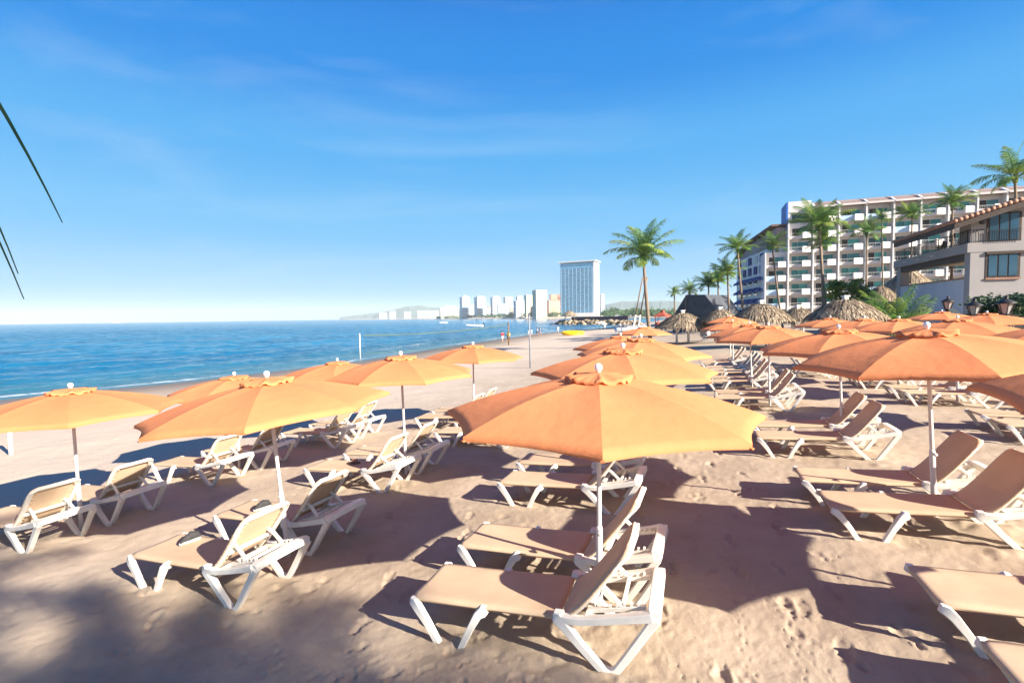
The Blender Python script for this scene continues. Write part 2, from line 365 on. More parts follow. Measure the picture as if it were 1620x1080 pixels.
nu = nd(nt, 'ShaderNodeVectorMath', operation='DOT_PRODUCT'); nu.inputs[1].default_value = (CU, -SU, 0); nt.links.new(tc.outputs['Object'], nu.inputs[0])
n0 = nd(nt, 'ShaderNodeTexNoise', Scale=.3, Detail=5); nt.links.new(tc.outputs['Object'], n0.inputs['Vector'])
us = nd(nt, 'ShaderNodeMath', operation='MULTIPLY_ADD'); us.inputs[1].default_value = 7; nt.links.new(n0.outputs['Fac'], us.inputs[0]); nt.links.new(nu.outputs['Value'], us.inputs[2])
um = nd(nt, 'ShaderNodeMapRange', interpolation_type='SMOOTHSTEP'); um.inputs['From Min'].default_value = 0.; um.inputs['From Max'].default_value = -9.; nt.links.new(us.outputs[0], um.inputs['Value'])
dry = nd(nt, 'ShaderNodeMix', data_type='RGBA'); dry.inputs[7].default_value = (.50,.415,.335,1); nt.links.new(um.outputs[0], dry.inputs[0]); nt.links.new(cr.outputs['Color'], dry.inputs[6])
nt.links.new(dry.outputs[2], mu.inputs[6]); nt.links.new(g.outputs['Color'], mu.inputs[7])
# pale dry sand far from the furniture, wet sand at the water (by height above the sea)
sp = nd(nt, 'ShaderNodeSeparateXYZ'); nt.links.new(tc.outputs['Object'], sp.inputs[0])
mr = nd(nt, 'ShaderNodeMapRange'); mr.inputs['From Min'].default_value = -1.42; mr.inputs['From Max'].default_value = -1.06; nt.links.new(sp.outputs['Z'], mr.inputs['Value'])
wet = nd(nt, 'ShaderNodeMix', data_type='RGBA'); wet.inputs[6].default_value = (.115,.083,.06,1)
nt.links.new(mr.outputs[0], wet.inputs[0]); nt.links.new(mu.outputs[2], wet.inputs[7]); nt.links.new(wet.outputs[2], bs.inputs['Base Color'])
rg = nd(nt, 'ShaderNodeMapRange'); rg.inputs['To Min'].default_value = .35; rg.inputs['To Max'].default_value = .95; rg.inputs['From Min'].default_value = -1.42; rg.inputs['From Max'].default_value = -1.2
nt.links.new(sp.outputs['Z'], rg.inputs['Value']); nt.links.new(rg.outputs[0], bs.inputs['Roughness']); bs.inputs['Specular IOR Level'].default_value = .25
n3 = nd(nt, 'ShaderNodeTexNoise', Scale=28, Detail=6, Roughness=.7); nt.links.new(tc.outputs['Object'], n3.inputs['Vector'])
bp = nd(nt, 'ShaderNodeBump', Strength=.38, Distance=.018); nt.links.new(n3.outputs['Fac'], bp.inputs['Height'])
bp2 = nd(nt, 'ShaderNodeBump', Strength=.6, Distance=.005); nt.links.new(n2.outputs['Fac'], bp2.inputs['Height']); nt.links.new(bp.outputs['Normal'], bp2.inputs['Normal'])
nt.links.new(bp2.outputs['Normal'], bs.inputs['Normal'])
M_SAND = m
tag(mkobj('beach_sand', me, M_SAND), kind='structure')

# ------------------------------------------------------------------ sea
TH2 = np.radians(np.arange(-75, 62, .22)); R2 = 9*np.exp(np.arange(0, math.log(6400/9), .009)); R2 = np.append(R2[R2 < 6390], 6400)
X2 = R2[:, None]*np.sin(TH2)[None, :]; Y2 = R2[:, None]*np.cos(TH2)[None, :]
S2 = shore_np(X2.ravel(), Y2.ravel()).reshape(X2.shape)
amp = np.clip(-S2/6, 0, 1)*np.clip(260/R2, 0, 1)[:, None]
wob = 3.0*vnoise(X2*.05, Y2*.05)
ZZ = SEA_Z + amp*(.10*np.sin((S2+wob)*.95) + .05*np.sin((S2*.8+.35*Y2+wob)*1.3) + .16*vnoise(X2*.45, Y2*.45) + .10*vnoise(X2*1.1+5, Y2*1.1) + .05*vnoise(X2*2.6, Y2*2.6))
brk = -6.5 + 2.6*vnoise(X2*.09+40, Y2*.09)                           # a low breaker rolling in
ZZ += .26*np.exp(-((S2-brk)/.8)**2)*np.clip(160/R2, 0, 1)[:, None]*(.6+.8*vnoise(X2*.2, Y2*.2))
edge = .9*vnoise(X2*.22, Y2*.22) + .4*vnoise(X2*.9, Y2*.9)
foam = np.clip(1.0-np.abs(S2+1.0+edge*1.6)/.5, 0, 1)*np.clip(.5+2.4*vnoise(X2*.13+7, Y2*.13), 0, 1)
foam = np.maximum(foam, .8*np.clip(1.0-np.abs(S2-brk-.9)/.55, 0, 1)*np.clip(3.2*vnoise(X2*.12+20, Y2*.12)-.1, 0, 1))
foam *= np.clip(.6+1.6*(vnoise(X2*3, Y2*3)+.6*vnoise(X2*7, Y2*7)+.2), 0, 1)
NR2, NT2 = X2.shape
me = bpy.data.meshes.new('sea'); idx = np.arange(NR2*NT2).reshape(NR2, NT2)
quads = np.stack([idx[:-1,:-1], idx[:-1,1:], idx[1:,1:], idx[1:,:-1]], -1).reshape(-1, 4)[:, ::-1]
me.vertices.add(NR2*NT2); me.vertices.foreach_set('co', np.stack([X2, Y2, ZZ], -1).astype(np.float32).ravel())
me.loops.add(quads.size); me.loops.foreach_set('vertex_index', quads.astype(np.int32).ravel())
me.polygons.add(len(quads)); me.polygons.foreach_set('loop_start', np.arange(0, quads.size, 4, dtype=np.int32)); me.polygons.foreach_set('loop_total', np.full(len(quads), 4, np.int32))
me.polygons.foreach_set('use_smooth', np.ones(len(quads), bool)); me.update(calc_edges=True); me.validate()
for nm, arr in (('foam', foam), ('shallow', np.clip(1+S2/16, 0, 1))):
    at = me.attributes.new(nm, 'FLOAT', 'POINT'); at.data.foreach_set('value', arr.astype(np.float32).ravel())
m, nt, bs = nodes('sea_water')
tc = nd(nt, 'ShaderNodeTexCoord'); mp = nd(nt, 'ShaderNodeMapping'); mp.inputs['Rotation'].default_value = (0,0,A0); mp.inputs['Scale'].default_value = (1.5, .55, 1)
nt.links.new(tc.outputs['Object'], mp.inputs['Vector'])
a1 = nd(nt, 'ShaderNodeAttribute', attribute_name='foam'); a2 = nd(nt, 'ShaderNodeAttribute', attribute_name='shallow')
big = nd(nt, 'ShaderNodeTexNoise', Scale=.05, Detail=5); nt.links.new(mp.outputs[0], big.inputs['Vector'])
dr = nd(nt, 'ShaderNodeValToRGB'); dr.color_ramp.elements[0].position = .35; dr.color_ramp.elements[1].position = .68
dr.color_ramp.elements[0].color = (.0,.072,.165,1); dr.color_ramp.elements[1].color = (.002,.15,.28,1); nt.links.new(big.outputs['Fac'], dr.inputs['Fac'])
sh = nd(nt, 'ShaderNodeMix', data_type='RGBA'); sh.inputs[7].default_value = (.03,.11,.14,1)
nt.links.new(a2.outputs['Fac'], sh.inputs[0]); nt.links.new(dr.outputs['Color'], sh.inputs[6])
fm = nd(nt, 'ShaderNodeMix', data_type='RGBA'); fm.inputs[7].default_value = (.85,.85,.85,1)
nt.links.new(a1.outputs['Fac'], fm.inputs[0]); nt.links.new(sh.outputs[2], fm.inputs[6]); nt.links.new(fm.outputs[2], bs.inputs['Base Color'])
fr_ = nd(nt, 'ShaderNodeMapRange'); fr_.inputs['To Min'].default_value = .16; fr_.inputs['To Max'].default_value = .8; nt.links.new(a1.outputs['Fac'], fr_.inputs['Value']); nt.links.new(fr_.outputs[0], bs.inputs['Roughness'])
bs.inputs['IOR'].default_value = 1.33; bs.inputs['Specular IOR Level'].default_value = .25
prev = None
for sc, st, di in ((.16, .48, 1.2), (.7, .5, .35), (2.6, .55, .10)):
    w = nd(nt, 'ShaderNodeTexNoise', Scale=sc, Detail=4, Roughness=.6, Distortion=.5); nt.links.new(mp.outputs[0], w.inputs['Vector'])
    bp = nd(nt, 'ShaderNodeBump', Strength=st, Distance=di); nt.links.new(w.outputs['Fac'], bp.inputs['Height'])
    if prev: nt.links.new(prev.outputs['Normal'], bp.inputs['Normal'])
    prev = bp
nt.links.new(prev.outputs['Normal'], bs.inputs['Normal'])
tag(mkobj('sea', me, m), kind='structure')

# ------------------------------------------------------------------ umbrellas
RU, CAPH = 1.36, .315           # canopy radius, crown height over the rim
def make_umbrella():
    root = empty('beach_umbrella', (0,0,0), '', 'umbrella')
    m = MB(); m.tube([(0,0,-.5),(0,0,.6),(0,0,1.3),(0,0,2.02)], .021, 12, (0,1,0)); m.build('pole', M_POLE, root, True)
    m = MB(); m.tube([(0,0,-.45),(0,0,.3),(0,0,.72),(0,0,.74)], [.029,.029,.029,.023], 12, (0,1,0)); sl = m.build('pole_sleeve', M_POLE, root, True)
    m = MB(); m.tube([(.02,0,.70),(.075,0,.70)], .010, 8); m.tube([(.065,0,.70),(.085,0,.70)], .020, 8); m.build('knob', M_WHITE, sl, True)
    zr, zt = 1.745, 1.745+CAPH
    rib = lambda s: (RU*s, zr + CAPH*(1 - (.35*s + .65*s**2.2)))
    NS, NA = 14, 8
    vs = []; fs = []
    for k in range(8):
        a0, a1 = k*math.pi/4, (k+1)*math.pi/4; o = len(vs)
        for i in range(NS+1):
            s_ = .02 + .98*i/NS; rr, z = rib(s_)
            for j in range(NA+1):
                t = j/NA; hump = 4*t*(1-t)
                x = rr*((1-t)*math.cos(a0)+t*math.cos(a1)); y = rr*((1-t)*math.sin(a0)+t*math.sin(a1))
                pull = 1 - .034*hump*s_**6
                sag = .016*hump*math.sin(s_*math.pi)
                vs.append((x*pull, y*pull, z - sag + .010*hump*s_**6))
        for i in range(NS):
            for j in range(NA):
                q = o+i*(NA+1)+j; fs.append((q, q+NA+1, q+NA+2, q+1))
    # narrow hem turned down along the rim
        e = o+NS*(NA+1); h0 = len(vs)
        for j in range(NA+1):
            x, y, z = vs[e+j]; vs.append((x*.997, y*.997, z-.035))
        for j in range(NA): fs.append((e+j, h0+j, h0+j+1, e+j+1))
    m = MB(); m.add(vs, fs); cn = m.build('canopy', M_ORANGE, root, True)
    for k in range(8):
        a = k*math.pi/4; rr, z = rib(1.0); c, s_ = math.cos(a), math.sin(a); m = MB()
        m.loft([(c*(rr-.05), s_*(rr-.05), z-.012), (c*(rr+.006), s_*(rr+.006), z-.030)], (.014, .005), n=8)
        m.build('tip_pocket', M_ORANGE, cn)
    for k in range(8):
        a = k*math.pi/4; m = MB(); c, s_ = math.cos(a), math.sin(a)
        m.tube([(c*rib(q)[0], s_*rib(q)[0], rib(q)[1]-.022) for q in (.03,.25,.5,.75,.97)], .007, 6); m.build('rib', M_POLE, root, True)
    # ruffled wind cap
    vs = []; fs = []; n = 64; rg = 7
    for i in range(rg):
        s_ = i/(rg-1)
        for k in range(n):
            a = 2*math.pi*k/n; oc = 1/ (math.cos((a % (math.pi/4)) - math.pi/8)/math.cos(math.pi/8))
            rr = .295*s_*oc
            wv = s_**2*(.016*math.sin(a*8+1.2) + .013*math.sin(a*13+.5) + .009*math.sin(a*21))
            vs.append((rr*math.cos(a), rr*math.sin(a), zt + .045 - .050*s_**1.3 + .8*wv))
    for i in range(rg-1):
        for k in range(n): fs.append((i*n+k, (i+1)*n+k, (i+1)*n+(k+1) % n, i*n+(k+1) % n))
    for k in range(n):
        x, y, z = vs[(rg-1)*n+k]; vs.append((x*.985, y*.985, z-.022-.006*math.sin(k*1.7)))
    for k in range(n): fs.append(((rg-1)*n+k, rg*n+k, rg*n+(k+1) % n, (rg-1)*n+(k+1) % n))
    m = MB(); m.add(vs, fs); m.build('wind_cap', M_ORANGE, root, True)
    m = MB(); m.lathe([(.012,-.06),(.012,.0),(.021,.005),(.021,.014),(.026,.019),(.033,.032),(.035,.047),(.031,.063),(.021,.076),(.008,.081)], 14, (0,0,zt+.04)); fo = m.build('finial', M_FIN, root, True)
    return root
U_LABEL = {
 'C1': 'large orange umbrella in the middle foreground with a rib pointing at the camera',
 'C2': 'orange umbrella directly behind the large middle foreground umbrella', 'C3': 'third orange umbrella back in the middle row, overlapping the second',
 'C4': 'fourth orange umbrella back in the middle row, mostly hidden, its white knob showing', 'C5': 'farthest orange umbrella of the middle row, at the foot of the tall palm',
 'L1': 'orange umbrella leaning seaward in the left foreground, soft palm shade on its canopy', 'B2': 'pale orange umbrella behind the leaning one, pole beside loungers with brown sandals',
 'B3': 'pale orange umbrella in front of the volleyball net, left of the middle row', 'A1': 'orange umbrella at the left edge of the photo, closest to the surf',
 'A2': 'orange umbrella hidden behind the leaning one, only its knob and cap showing', 'A3': 'small orange umbrella peeping over the right shoulder of the leaning one',
 'D0': 'orange umbrella cut off by the right edge, its canopy corner lowest of the right side', 'R1': 'large orange umbrella leaning over two brown loungers in the right foreground',
 'R2': 'orange umbrella just left of and behind the large right foreground one', 'R3': 'sunlit orange umbrella in front of the thatched shelters, with two loungers under its pole',
 'R4': 'orange umbrella overlapping the left side of the sunlit one before the thatch', 'R5': 'reddish orange umbrella low behind the pair of overlapping sunlit umbrellas', 'R6': 'farthest orange umbrella right of the small thatched shelter, by the stacked chairs',
 'E0': 'orange umbrella behind the large right one, only its left rim inside the photo', 'E1': 'orange umbrella right behind the large right foreground one, pole beside tilted lounger',
 'E2': 'shaded red orange umbrella with white knob left of the large right one', 'E3': 'shaded orange umbrella between the sunlit thatch-side one and its red neighbour',
 'E4': 'bright orange umbrella under the big right thatched shelter', 'F0': 'orange umbrella below the right black lantern, cut by the right edge', 'F1': 'orange umbrella in front of the cream arches of the villa',
}
proto = make_umbrella(); first = True
for k, (x, y, h, lean, turn) in UMB.items():
    o = proto if first else copy_tree(proto); first = False
    dz = h - 2.17; s_ = 1 + rnd.uniform(-.012, .012)
    o.location = (x, y, ground(x, y) + dz); o.scale = (s_, s_, 1)
    ax = Vector((0, 1, 0)) if k == 'C1' else Vector((-.1, 1, 0)).normalized()
    o.rotation_mode = 'QUATERNION'
    o.rotation_quaternion = Matrix.Rotation(-R(lean), 4, ax).to_quaternion() @ Euler((0, 0, R(turn))).to_quaternion()
    tag(o, U_LABEL[k], 'umbrella', 'orange umbrellas on the beach')

# ------------------------------------------------------------------ loungers
def sweep_sheet(path, halfw, thick=.009, sag=.012, ny=10):
    """cloth sheet: path of (x,z); half width per point; returns closed mesh"""
    m = MB(); rings = []
    for i, (x, z) in enumerate(path):
        x0, z0 = path[max(i-1, 0)]; x1, z1 = path[min(i+1, len(path)-1)]
        L = math.hypot(x1-x0, z1-z0); nx, nz = -(z1-z0)/L, (x1-x0)/L
        w = halfw[i] if isinstance(halfw, list) else halfw; ring = []
        prof = [(-w*math.cos(q*math.pi/ny), 1) for q in range(ny+1)]
        prof = [(-w + 2*w*q/ny, 0) for q in range(ny+1)]
        top = []; bot = []
        for (yy, _) in prof:
            e = abs(yy)/w; d = -sag*(1-e**2) - .018*max(0, e-.93)/.07
            top.append((x+nx*d, yy, z+nz*d)); d2 = d-thick-.012*max(0, e-.93)/.07
            bot.append((x+nx*d2, yy*.985, z+nz*d2))
        rings.append(top + bot[::-1])
    n = len(rings[0]); vs = [v for r in rings for v in r]; fs = []
    for i in range(len(rings)-1):
        for k in range(n): fs.append((i*n+k, (i+1)*n+k, (i+1)*n+(k+1) % n, i*n+(k+1) % n))
    fs.append(tuple(range(n))); fs.append(tuple((len(rings)-1)*n+k for k in range(n))[::-1])
    m.add(vs, fs); return m
def make_lounger():
    root = empty('sun_lounger', (0,0,0), '', 'sun lounger')
    X0 = -1.0                                          # local x of the foot end
    P = lambda s, z: (X0+s, z)
    seat = [P(-.022,.298), P(-.026,.318), P(-.012,.334)] + [P(s, .337 - .006*math.sin(s*2.6)) for s in (.03,.1,.25,.4,.6,.8,1.0,1.12,1.2,1.255)]
    sweep_sheet(seat, [.28,.283,.288,.298]+[.305]*9).build('seat', M_SLING, root, True)
    bk = [(1.262,.338),(1.30,.352),(1.34,.378),(1.40,.43),(1.48,.515),(1.56,.61),(1.64,.705),(1.71,.79),(1.745,.835),(1.768,.862),(1.776,.868)]
    bpath = [P(s, z) for s, z in bk]
    bo = sweep_sheet(bpath, [.305]*7+[.30,.287,.262,.24], sag=.010).build('backrest', M_SLING, root, True)
    # white frame round the back of the backrest, laced to the cloth
    m = MB(); off = lambda i, d: (bpath[i][0] + d*(.77), bpath[i][1] - d*.64)
    for sy in (-1, 1):
        m.loft([(off(i, .034)[0], sy*.272, off(i, .034)[1]) for i in (1,3,5,7)] + [(off(8,.034)[0], sy*.258, off(8,.034)[1]), (off(9,.034)[0], sy*.215, off(9,.034)[1])], (.030, .014), n=8)
    m.loft([(off(9,.036)[0], y, off(9,.036)[1]) for y in (-.22,-.1,0,.1,.22)], (.024,.013), up=(.64,0,.77), n=8)
    m.loft([(off(4,.045)[0], y, off(4,.045)[1]) for y in (-.26,0,.26)], (.018,.015), up=(.64,0,.77), n=8)
    fr = m.build('backrest_frame', M_FRAME2, root, 2)
    for sy in (-1, 1):
        pts = []
        for k in range(23):
            t = 1.2 + k*.31; i = int(t); f = t-i
            xx = bpath[i][0]*(1-f)+bpath[min(i+1,10)][0]*f; zz = bpath[i][1]*(1-f)+bpath[min(i+1,10)][1]*f
            inn = k % 2; sh = .035*max(0, (k-19))/3
            pts.append((xx+(.036 if inn else .020), sy*((.232 if inn else .300) - sh), zz-(.032 if inn else .014)))
        m = MB(); m.loft(pts, (.008, .003), n=6); m.build('lacing', M_SLING, fr)
    q = lambda s, y, z: (X0+s, y, z)
    for sy in (-1, 1):
        y = sy*.298; yo = sy*.315
        m = MB(); m.loft([q(-.018,y,.300), q(.02,y,.288), q(.055,yo,.25), q(.13,yo,.14), q(.235,yo,-.05)], [(.028,.020),(.036,.036),(.033,.030),(.027,.027),(.024,.027)], up=(0,1,0), n=8)
        m.build('leg', M_WHITE, root, 2)
        m = MB(); m.loft([q(.665,y,.298), q(.635,y,.288), q(.60,yo,.265), q(.52,yo,.14), q(.415,yo,-.05)], [(.028,.026),(.042,.036),(.034,.032),(.027,.027),(.024,.026)], up=(0,1,0), n=8)
        m.build('leg', M_WHITE, root, 2)
        m = MB(); m.loft([q(1.215,y,.335), q(1.25,y,.325), q(1.295,yo,.275), q(1.40,yo,.15), q(1.53,yo,.01), q(1.575,yo,-.022), q(1.62,yo,-.025), q(1.66,yo,.0), q(1.75,yo,.12), q(1.87,yo,.29), q(1.955,yo,.41)],
                         [(.034,.03),(.05,.045),(.036,.034),(.029,.029),(.026,.028),(.026,.03),(.026,.03),(.026,.029),(.028,.029),(.03,.03),(.034,.032)], up=(0,1,0), n=8)
        m.build('leg', M_WHITE, root, 2)
        m = MB(); m.loft([q(1.22,y,.332), q(1.30,yo,.325), q(1.42,yo,.325), q(1.60,yo,.355), q(1.80,yo,.395), q(1.93,yo,.425)], [(.03,.026),(.033,.028),(.031,.027),(.031,.027),(.033,.029),(.038,.034)], up=(0,0,1), n=8)
        m.build('side_rail', M_WHITE, root, 2)
        m = MB(); m.loft([q(1.46,sy*.215,.352), q(1.66,sy*.215,.385), q(1.88,sy*.215,.425)], (.018,.016), n=8)
        for k in range(5): m.loft([q(1.62+k*.052,sy*.215,.385+k*.0095), q(1.628+k*.052,sy*.215,.418+k*.0095)], (.016,.010), up=(1,0,0), n=6)
        m.build('notch_rail', M_FRAME2, root)
    m = MB(); m.loft([q(1.945,yy,zz) for yy, zz in ((-.33,.425),(-.30,.432),(-.15,.436),(.15,.436),(.30,.432),(.33,.425))], [(.030,.028),(.045,.036),(.045,.036),(.045,.036),(.045,.036),(.030,.028)], n=8)
    m.build('crossbar', M_WHITE, root, 2)
    m = MB(); m.loft([q(1.47,yy,.345) for yy in (-.30,0,.30)], (.024,.016), n=8); m.build('brace', M_WHITE, root, 2)
    m = MB()
    for sy in (-1, 1):
        m.loft([q(1.535,sy*.20,.555), q(1.60,sy*.205,.52), q(1.68,sy*.212,.44), q(1.715,sy*.215,.405)], (.014,.016), up=(0,1,0), n=8)
    m.loft([q(1.715,yy,.408) for yy in (-.22,0,.22)], (.013,.013), n=8)
    m.build('backrest_prop', M_WHITE, root, 2)
    return root
SHORT = {'C1':'the large middle foreground umbrella','C2':'the umbrella right behind the large middle one','C3':'the third umbrella of the middle row','C4':'the fourth umbrella of the middle row','L1':'the leaning left foreground umbrella','B2':'the pale umbrella behind the leaning one','B3':'the umbrella before the volleyball net',
 'A1':'the umbrella at the left edge','A2':'the umbrella hidden by the leaning one','A3':"the small umbrella beyond the leaning one's shoulder",'D0':'the umbrella cut off at the right edge','R1':'the large leaning right foreground umbrella','R2':'the umbrella left of the large right one','R3':'the sunlit umbrella before the thatch','R4':'the umbrella overlapping the sunlit thatch-side one','R5':'the low reddish umbrella far right of the middle',
 'E0':'the umbrella showing only its left rim','E1':'the second umbrella behind the large right one','E2':'the red shaded umbrella with white knob','E4':'the bright umbrella under the big right thatch','F0':'the umbrella below the right lantern',
 'X1':'the left tip of the large middle canopy','X2':'palm shade behind the sunlit umbrella','X3':'the gap between the right umbrella rows','X4':'full shade behind the second right row'}
proto = make_lounger(); first = True
SEATS = {}
for (k, w, fx, fy, hdeg) in LNG:
    o = proto if first else copy_tree(proto); first = False
    h = R(hdeg); c, s_ = math.cos(h), math.sin(h)
    gx = fx + 1.0*c - .31*s_; gy = fy + 1.0*s_ + .31*c
    zf, zh = ground(gx-.85*c, gy-.85*s_), ground(gx+.85*c, gy+.85*s_)
    xa = Vector((c*1.7, s_*1.7, zh-zf)).normalized(); ya = Vector((-s_, c, 0)); za = xa.cross(ya)
    Mq = Matrix((xa, ya, za)).transposed()
    o.location = (gx, gy, (zf+zh)/2 + rnd.uniform(-.012, .008)); o.rotation_mode = 'QUATERNION'; o.rotation_quaternion = Mq.to_quaternion()
    SEATS[k+w] = (o.location.copy(), Mq)
    pre = 'under' if k[0] != 'X' else 'in' if k in ('X2','X3','X4') else 'under'
    tag(o, 'tan lounger third from the front in the palm shade behind the sunlit umbrella' if w == 'third' else f'{w} tan lounger of the pair {pre} {SHORT[k]}', 'sun lounger', 'tan sling loungers in rows on the sand')

# sandals left on the loungers
def sandal(seat, lx, ly, ang, label, col, kind=0):
    loc, Mq = SEATS[seat]; pos = loc + Mq @ Vector((lx, ly, .333))
    root = empty('sandal', pos, label, 'sandal', 'sandals left on loungers', 0)
    root.scale = (.85,.85,1.1); root.rotation_mode = 'QUATERNION'; root.rotation_quaternion = Mq.to_quaternion() @ Euler((0,0,R(ang))).to_quaternion()
    ol = [(.135*math.cos(t)*(1 if math.cos(t) > 0 else 1.0), (.042+.012*math.cos(t))*math.sin(t)) for t in [k*2*math.pi/18 for k in range(18)]]
    m = MB(); m.prism(ol, 0, .022); m.build('sole', mat('sandal_sole', (.55,.53,.50) if kind == 0 else (.10,.06,.045), .7, .2, 30), root)
    mt = mat('sandal_top', col, .8, .25, 40)
    m = MB()
    if kind == 0:
        m.loft([(-.128,0,.022),(-.06,0,.045),(.02,0,.062),(.09,0,.055),(.133,0,.026)], [(.02,.012),(.040,.030),(.048,.042),(.046,.034),(.022,.010)], n=12, p=2.4); m.build('upper', mt, root, True)
    else:
        for x in (-.02,.05):
            m.loft([(x,-.052,.018),(x+.01,-.035,.05),(x+.015,0,.062),(x+.01,.035,.05),(x,.052,.018)], (.014,.004), up=(1,0,0), n=8)
        m.build('strap', mt, root, True)
sandal('L1nearer', -.62, .12, 78, 'dark grey slipper with white sole on the nearest left lounger', (.035,.035,.038))
sandal('L1farther', -.50, .02, 70, 'dark grey slipper on the lounger behind the leaning umbrella pole', (.035,.035,.038))
sandal('B2nearer', -.25, .08, 15, 'brown strapped sandal on the nearer lounger under the pale umbrella', (.30,.11,.06), 1)
sandal('B2farther', -.12, -.08, 25, 'brown strapped sandal on the farther lounger, by its backrest', (.30,.11,.06), 1)

# ------------------------------------------------------------------ a picture direction turned into a point at forward distance d
def at(px, py, d):
    q = fw*F + rt2*(px-810) - up2*(py-540)
    return Vector((0, 0, H)) + q*(d/q.y)
def gx(px, d):
    q = at(px, 498, d); return Vector((q.x, q.y, ground(q.x, q.y)))

# ------------------------------------------------------------------ palms
def frond(m, base, az, el0, L, droop, rs, nl=34, lw=.019, ll=.30):
    """arching rachis with two rows of drooping leaflets (unit length scale)"""
    n = 16; pts = []; q = Vector(base); tw = rs.uniform(-.25, .25)
    for i in range(n+1):
        t = i/n; el = el0 - droop*t**1.25; a = az + tw*t
        pts.append(q.copy()); q = q + Vector((math.cos(el)*math.cos(a), math.cos(el)*math.sin(a), math.sin(el)))*(L/n)
    m.loft(pts, [(.018*(1-.85*i/n), .012*(1-.85*i/n)) for i in range(n+1)], n=4, p=2)
    for i in range(nl):
        t = .13 + .86*i/(nl-1); f = t*n; k = min(int(f), n-1); f -= k
        c = pts[k].lerp(pts[k+1], f); d = (pts[k+1]-pts[k]).normalized()
        sd_ = d.cross(Vector((0,0,1))); sd_ = sd_.normalized() if sd_.length > .05 else Vector((1,0,0)); un = sd_.cross(d)
        Lf = ll*L*(math.sin(math.pi*min(1, .12+t*.95))**.6)*rs.uniform(.85, 1.1)
        for s in (-1, 1):
            dr = (sd_*s*.80 + d*(.45+.5*t) + un*(.10 - .05*t) + Vector((rs.uniform(-.12,.12), rs.uniform(-.12,.12), rs.uniform(-.1,.1)))).normalized()
            w = d.cross(dr).cross(dr).normalized()*lw*L*.5
            g = Vector((0, 0, -1))*Lf
            p0 = c; p1 = c + dr*Lf*.4 + g*.05; p2 = c + dr*Lf*.74 + g*.24; p3 = c + dr*Lf*.92 + g*.52
            m.add([p0-w*.6, p0+w*.6, p1-w, p1+w, p2-w*.8, p2+w*.8, p3], [(0,1,3,2),(2,3,5,4),(4,5,6)])
def crown_mesh(seed, nf=22, wild=0):
    rs = random.Random(seed); m = MB()
    for i in range(nf):
        t = i/(nf-1); az = i*2.39996 + rs.uniform(-.25, .25)
        el0 = R(86 - 74*t**.9 + rs.uniform(-8, 8)); L = (.80 + .35*math.sin(math.pi*min(1, .25+t*.75)))*rs.uniform(.85, 1.1)
        frond(m, (.03*math.cos(az), .03*math.sin(az), .05*(1-t)), az, el0, L, R(48 + 44*t + rs.uniform(-12, 16)), rs)
    for i in range(9):                               # boss of old leaf bases
        a = i*2.4; m.loft([(.035*math.cos(a), .035*math.sin(a), -.10), (.07*math.cos(a), .07*math.sin(a), .06)], [(.035,.02),(.014,.008)], n=6, p=2)
    return m
CROWNS = []
for sdd, nf in ((11,22),(23,18),(37,24),(51,20)):
    o_ = crown_mesh(sdd, nf); me_ = bpy.data.meshes.new('crown'); me_.from_pydata(o_.v, [], o_.f); me_.materials.append(M_LEAF); CROWNS.append(me_)
M_COCO = mat('coconut', (.30,.22,.06), .6, .4, 9)
prs = random.Random(77)
def palm(crown, base, Lf, label, variant=0, r0=.17, nuts=False, group='coconut palms along the beach', rot=None, bend=.25, r1=None):
    """crown centre (world), base point (world), frond length"""
    crown, base = Vector(crown), Vector(base)
    root = empty('palm_tree', base, label, 'palm tree', group)
    hgt = crown.z - base.z; m = MB(); pts = []; rad = []
    n = 26
    off = crown - base
    for i in range(n+1):
        t = i/n; s_ = t + bend*t*(1-t)*(1 if off.length else 0)
        pts.append(Vector((off.x*(s_ if True else t), off.y*s_, -.4*(1-t)+hgt*t)))
        rad.append(((r0*(1.35 if i == 0 else 1) + ((r1 or r0*.6)-r0)*t) * (1.05 if i % 2 else .97)))
    m.tube(pts, rad, 9, (0, 1, 0)); m.build('trunk', M_TRUNK, root, True)
    c = mkobj('crown', CROWNS[variant % 4], None, root, off); c.scale = (Lf, Lf, Lf); c.rotation_euler = (prs.uniform(-.08,.08), prs.uniform(-.08,.08), prs.uniform(0, 6.28) if rot is None else rot)
    if nuts:
        for k in range(7):
            a = k*.9; m = MB(); z0 = -.42-.16*(k % 2)
            m.lathe([(.015,-.15),(.085,-.11),(.115,-.02),(.105,.06),(.05,.13),(.012,.15)], 8, (off.x+.24*math.cos(a), off.y+.24*math.sin(a), off.z+z0)); m.build('coconut', M_COCO, root, True)
    return root
def palm_px(cx, cy, bx, d, w, label, v=0, r0=.17, **kw):
    c = at(cx, cy, d); return palm(c, gx(bx, d), w*d/F/2*1.02, label, v, r0, **kw)
palm_px(1018, 408, 1030, 45, 122, 'tall coconut palm standing alone on the beach behind the last umbrella', 0, .2, nuts=True, rot=.6)
palm_px(1296, 360, 1311, 50, 98, 'big palm before the white hotel, its wide crown over two leaning trunks', 2, .17)
palm_px(1300, 386, 1304, 52, 62, 'smaller palm under the big twin-trunked palm before the hotel', 1, .14)
palm_px(1222, 391, 1241, 55, 56, 'slim palm with bent trunk at the left corner of the white hotel', 3, .13)
palm_px(1167, 396, 1181, 60, 66, 'palm with bushy dark crown in front of the blue and white wing', 0, .16)
palm_px(1151, 434, 1156, 62, 62, 'lower sunlit palm left of the blue and white wing', 2, .16)
palm_px(1371, 371, 1371, 55, 60, 'palm with straight trunk rising behind the yellow green bush', 1, .13)
palm_px(1395, 347, 1399, 60, 38, 'small palm with thin trunk in the middle of the hotel front', 3, .12)
palm_px(1443, 342, 1441, 60, 54, 'palm with yellowing fronds left of the terrace railing', 2, .13)
